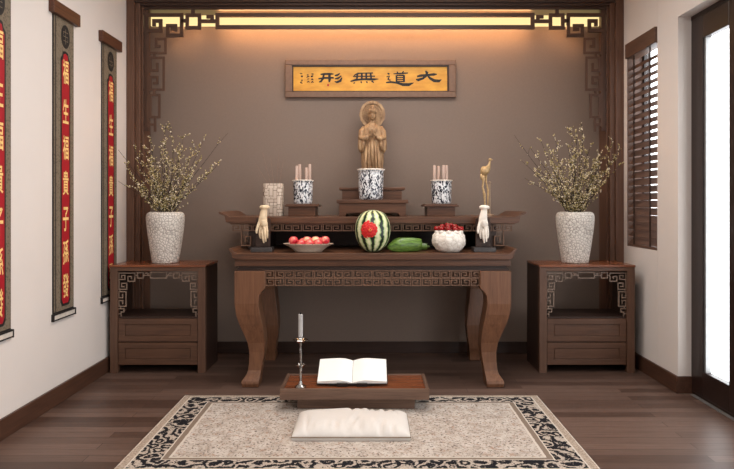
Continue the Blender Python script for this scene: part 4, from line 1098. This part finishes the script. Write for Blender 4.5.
# ------------------------------------------------------------------ floor cushion
UX0, UX1, UY0, UY1 = X(291.5, 3.48), X(410.5, 3.48), 3.482, 3.86
ux, uy = (UX0 + UX1) / 2, (UY0 + UY1) / 2
cu = thing('floor_cushion', 'plump white linen floor cushion lying on the rug', 'cushion', (ux, uy, .012))
b = BM(); NX, NY = 60, 36
hx, hy = (UX1 - UX0) / 2, (UY1 - UY0) / 2
RW = random.Random(2)
wr = [(RW.uniform(-.8, .8), RW.choice((-1, 1)), RW.uniform(-.5, .5), RW.uniform(.018, .034), RW.uniform(.3, .7)) for _ in range(24)]
def top(u, v):
    e = max(0.0, 1 - abs(u) ** 6) ** .5 * max(0.0, 1 - abs(v) ** 3.6) ** .6
    z = .024 + .066 * e
    for (c, s_, sl, w, ln) in wr:      # creases running in from the seams
        dd = u - c - sl * .4 * (1 - s_ * v); fall = max(0.0, 1 - (1 - s_ * v) / (2 * ln))
        z -= .024 * math.exp(-(dd / w) ** 2) * fall * e
    z += .005 * math.sin(5 * u + 2 * v) * e
    return z
grid = []
for j in range(NY + 1):
    v = math.sin((j / NY * 2 - 1) * PI / 2)
    row = []
    for i in range(NX + 1):
        u = math.sin((i / NX * 2 - 1) * PI / 2)
        ins = 1 - .03 * (abs(u) < 0.98) * (1 - abs(u)) * 0
        row.append(b.verts.new((ux + u * hx * (1 - .012 * (1 - v * v) * 0), uy + v * hy, .012 + top(u, v))))
    grid.append(row)
for j in range(NY):
    for i in range(NX): b.faces.new((grid[j][i], grid[j][i+1], grid[j+1][i+1], grid[j+1][i]))
edge = grid[0] + [r_[-1] for r_ in grid[1:]] + grid[-1][-2::-1] + [r_[0] for r_ in grid[-2:0:-1]]
low = [b.verts.new((v.co.x, v.co.y, .012)) for v in edge]
for i in range(len(edge)): b.faces.new((edge[i], edge[(i+1) % len(edge)], low[(i+1) % len(edge)], low[i]))
b.faces.new(low)
obj('cushion_cover', b, M['linen'], cu, smooth='all')
b = BM(); pts = [(ux - hx, uy - hy), (ux + hx, uy - hy), (ux + hx, uy + hy), (ux - hx, uy + hy)]
for (p, q_) in zip(pts, pts[1:] + pts[:1]): tube(b, [(p[0], p[1], .033), (q_[0], q_[1], .033)], .0042, 8)
obj('piping', b, M['linen_edge'], cu, smooth=True)

# ------------------------------------------------------------------ light
def area(name, loc, sx, sy, power, color, rot=(0, 0, 0)):
    l = bpy.data.lights.new(name, 'AREA'); l.shape = 'RECTANGLE'; l.size = sx; l.size_y = sy; l.energy = power; l.color = color
    o = bpy.data.objects.new(name, l); COL.objects.link(o); o.location = loc; o.rotation_euler = rot; return o
area('ceiling_lamp', (0.03, 4.15, ZC - .02), 2.2, .7, 42, (1.0, .95, .90))
area('ceiling_lamp', (0.0, 1.9, ZC - .02), 1.6, 1.2, 40, (1.0, .95, .90))
wd = bpy.data.worlds.new('daylight'); scn.world = wd; wd.use_nodes = True
wd.node_tree.nodes['Background'].inputs[0].default_value = (0.95, 0.98, 1.0, 1); wd.node_tree.nodes['Background'].inputs[1].default_value = 4.6

for (y0, y1) in ((DY0, DY1), (-1.6, 1.2)):       # doorways guide the sampling of the daylight
    l = area('doorway_daylight', (XR + WT + .01, (y0 + y1) / 2, DZ / 2), DZ, y1 - y0, 1, (1, 1, 1), (0, math.radians(90), 0)); l.data.cycles.is_portal = True
# ------------------------------------------------------------------ camera
cam = bpy.data.cameras.new('camera'); co = bpy.data.objects.new('camera', cam); COL.objects.link(co)
co.location = (0, 0, H); co.rotation_euler = (PI / 2, 0, 0)
cam.sensor_width = 36; cam.lens = 36 * F / 734
cam.shift_x = (367 - VX) / 734; cam.shift_y = -(234.5 - VY) / 734
cam.clip_start = 0.05; cam.clip_end = 100
scn.camera = co
vs = scn.view_settings
vs.view_transform = 'Standard'; vs.look = 'None'; vs.gamma = 1; vs.use_curve_mapping = False; vs.exposure = 0.14
scn.cycles.max_bounces = 8; scn.cycles.use_denoising = True
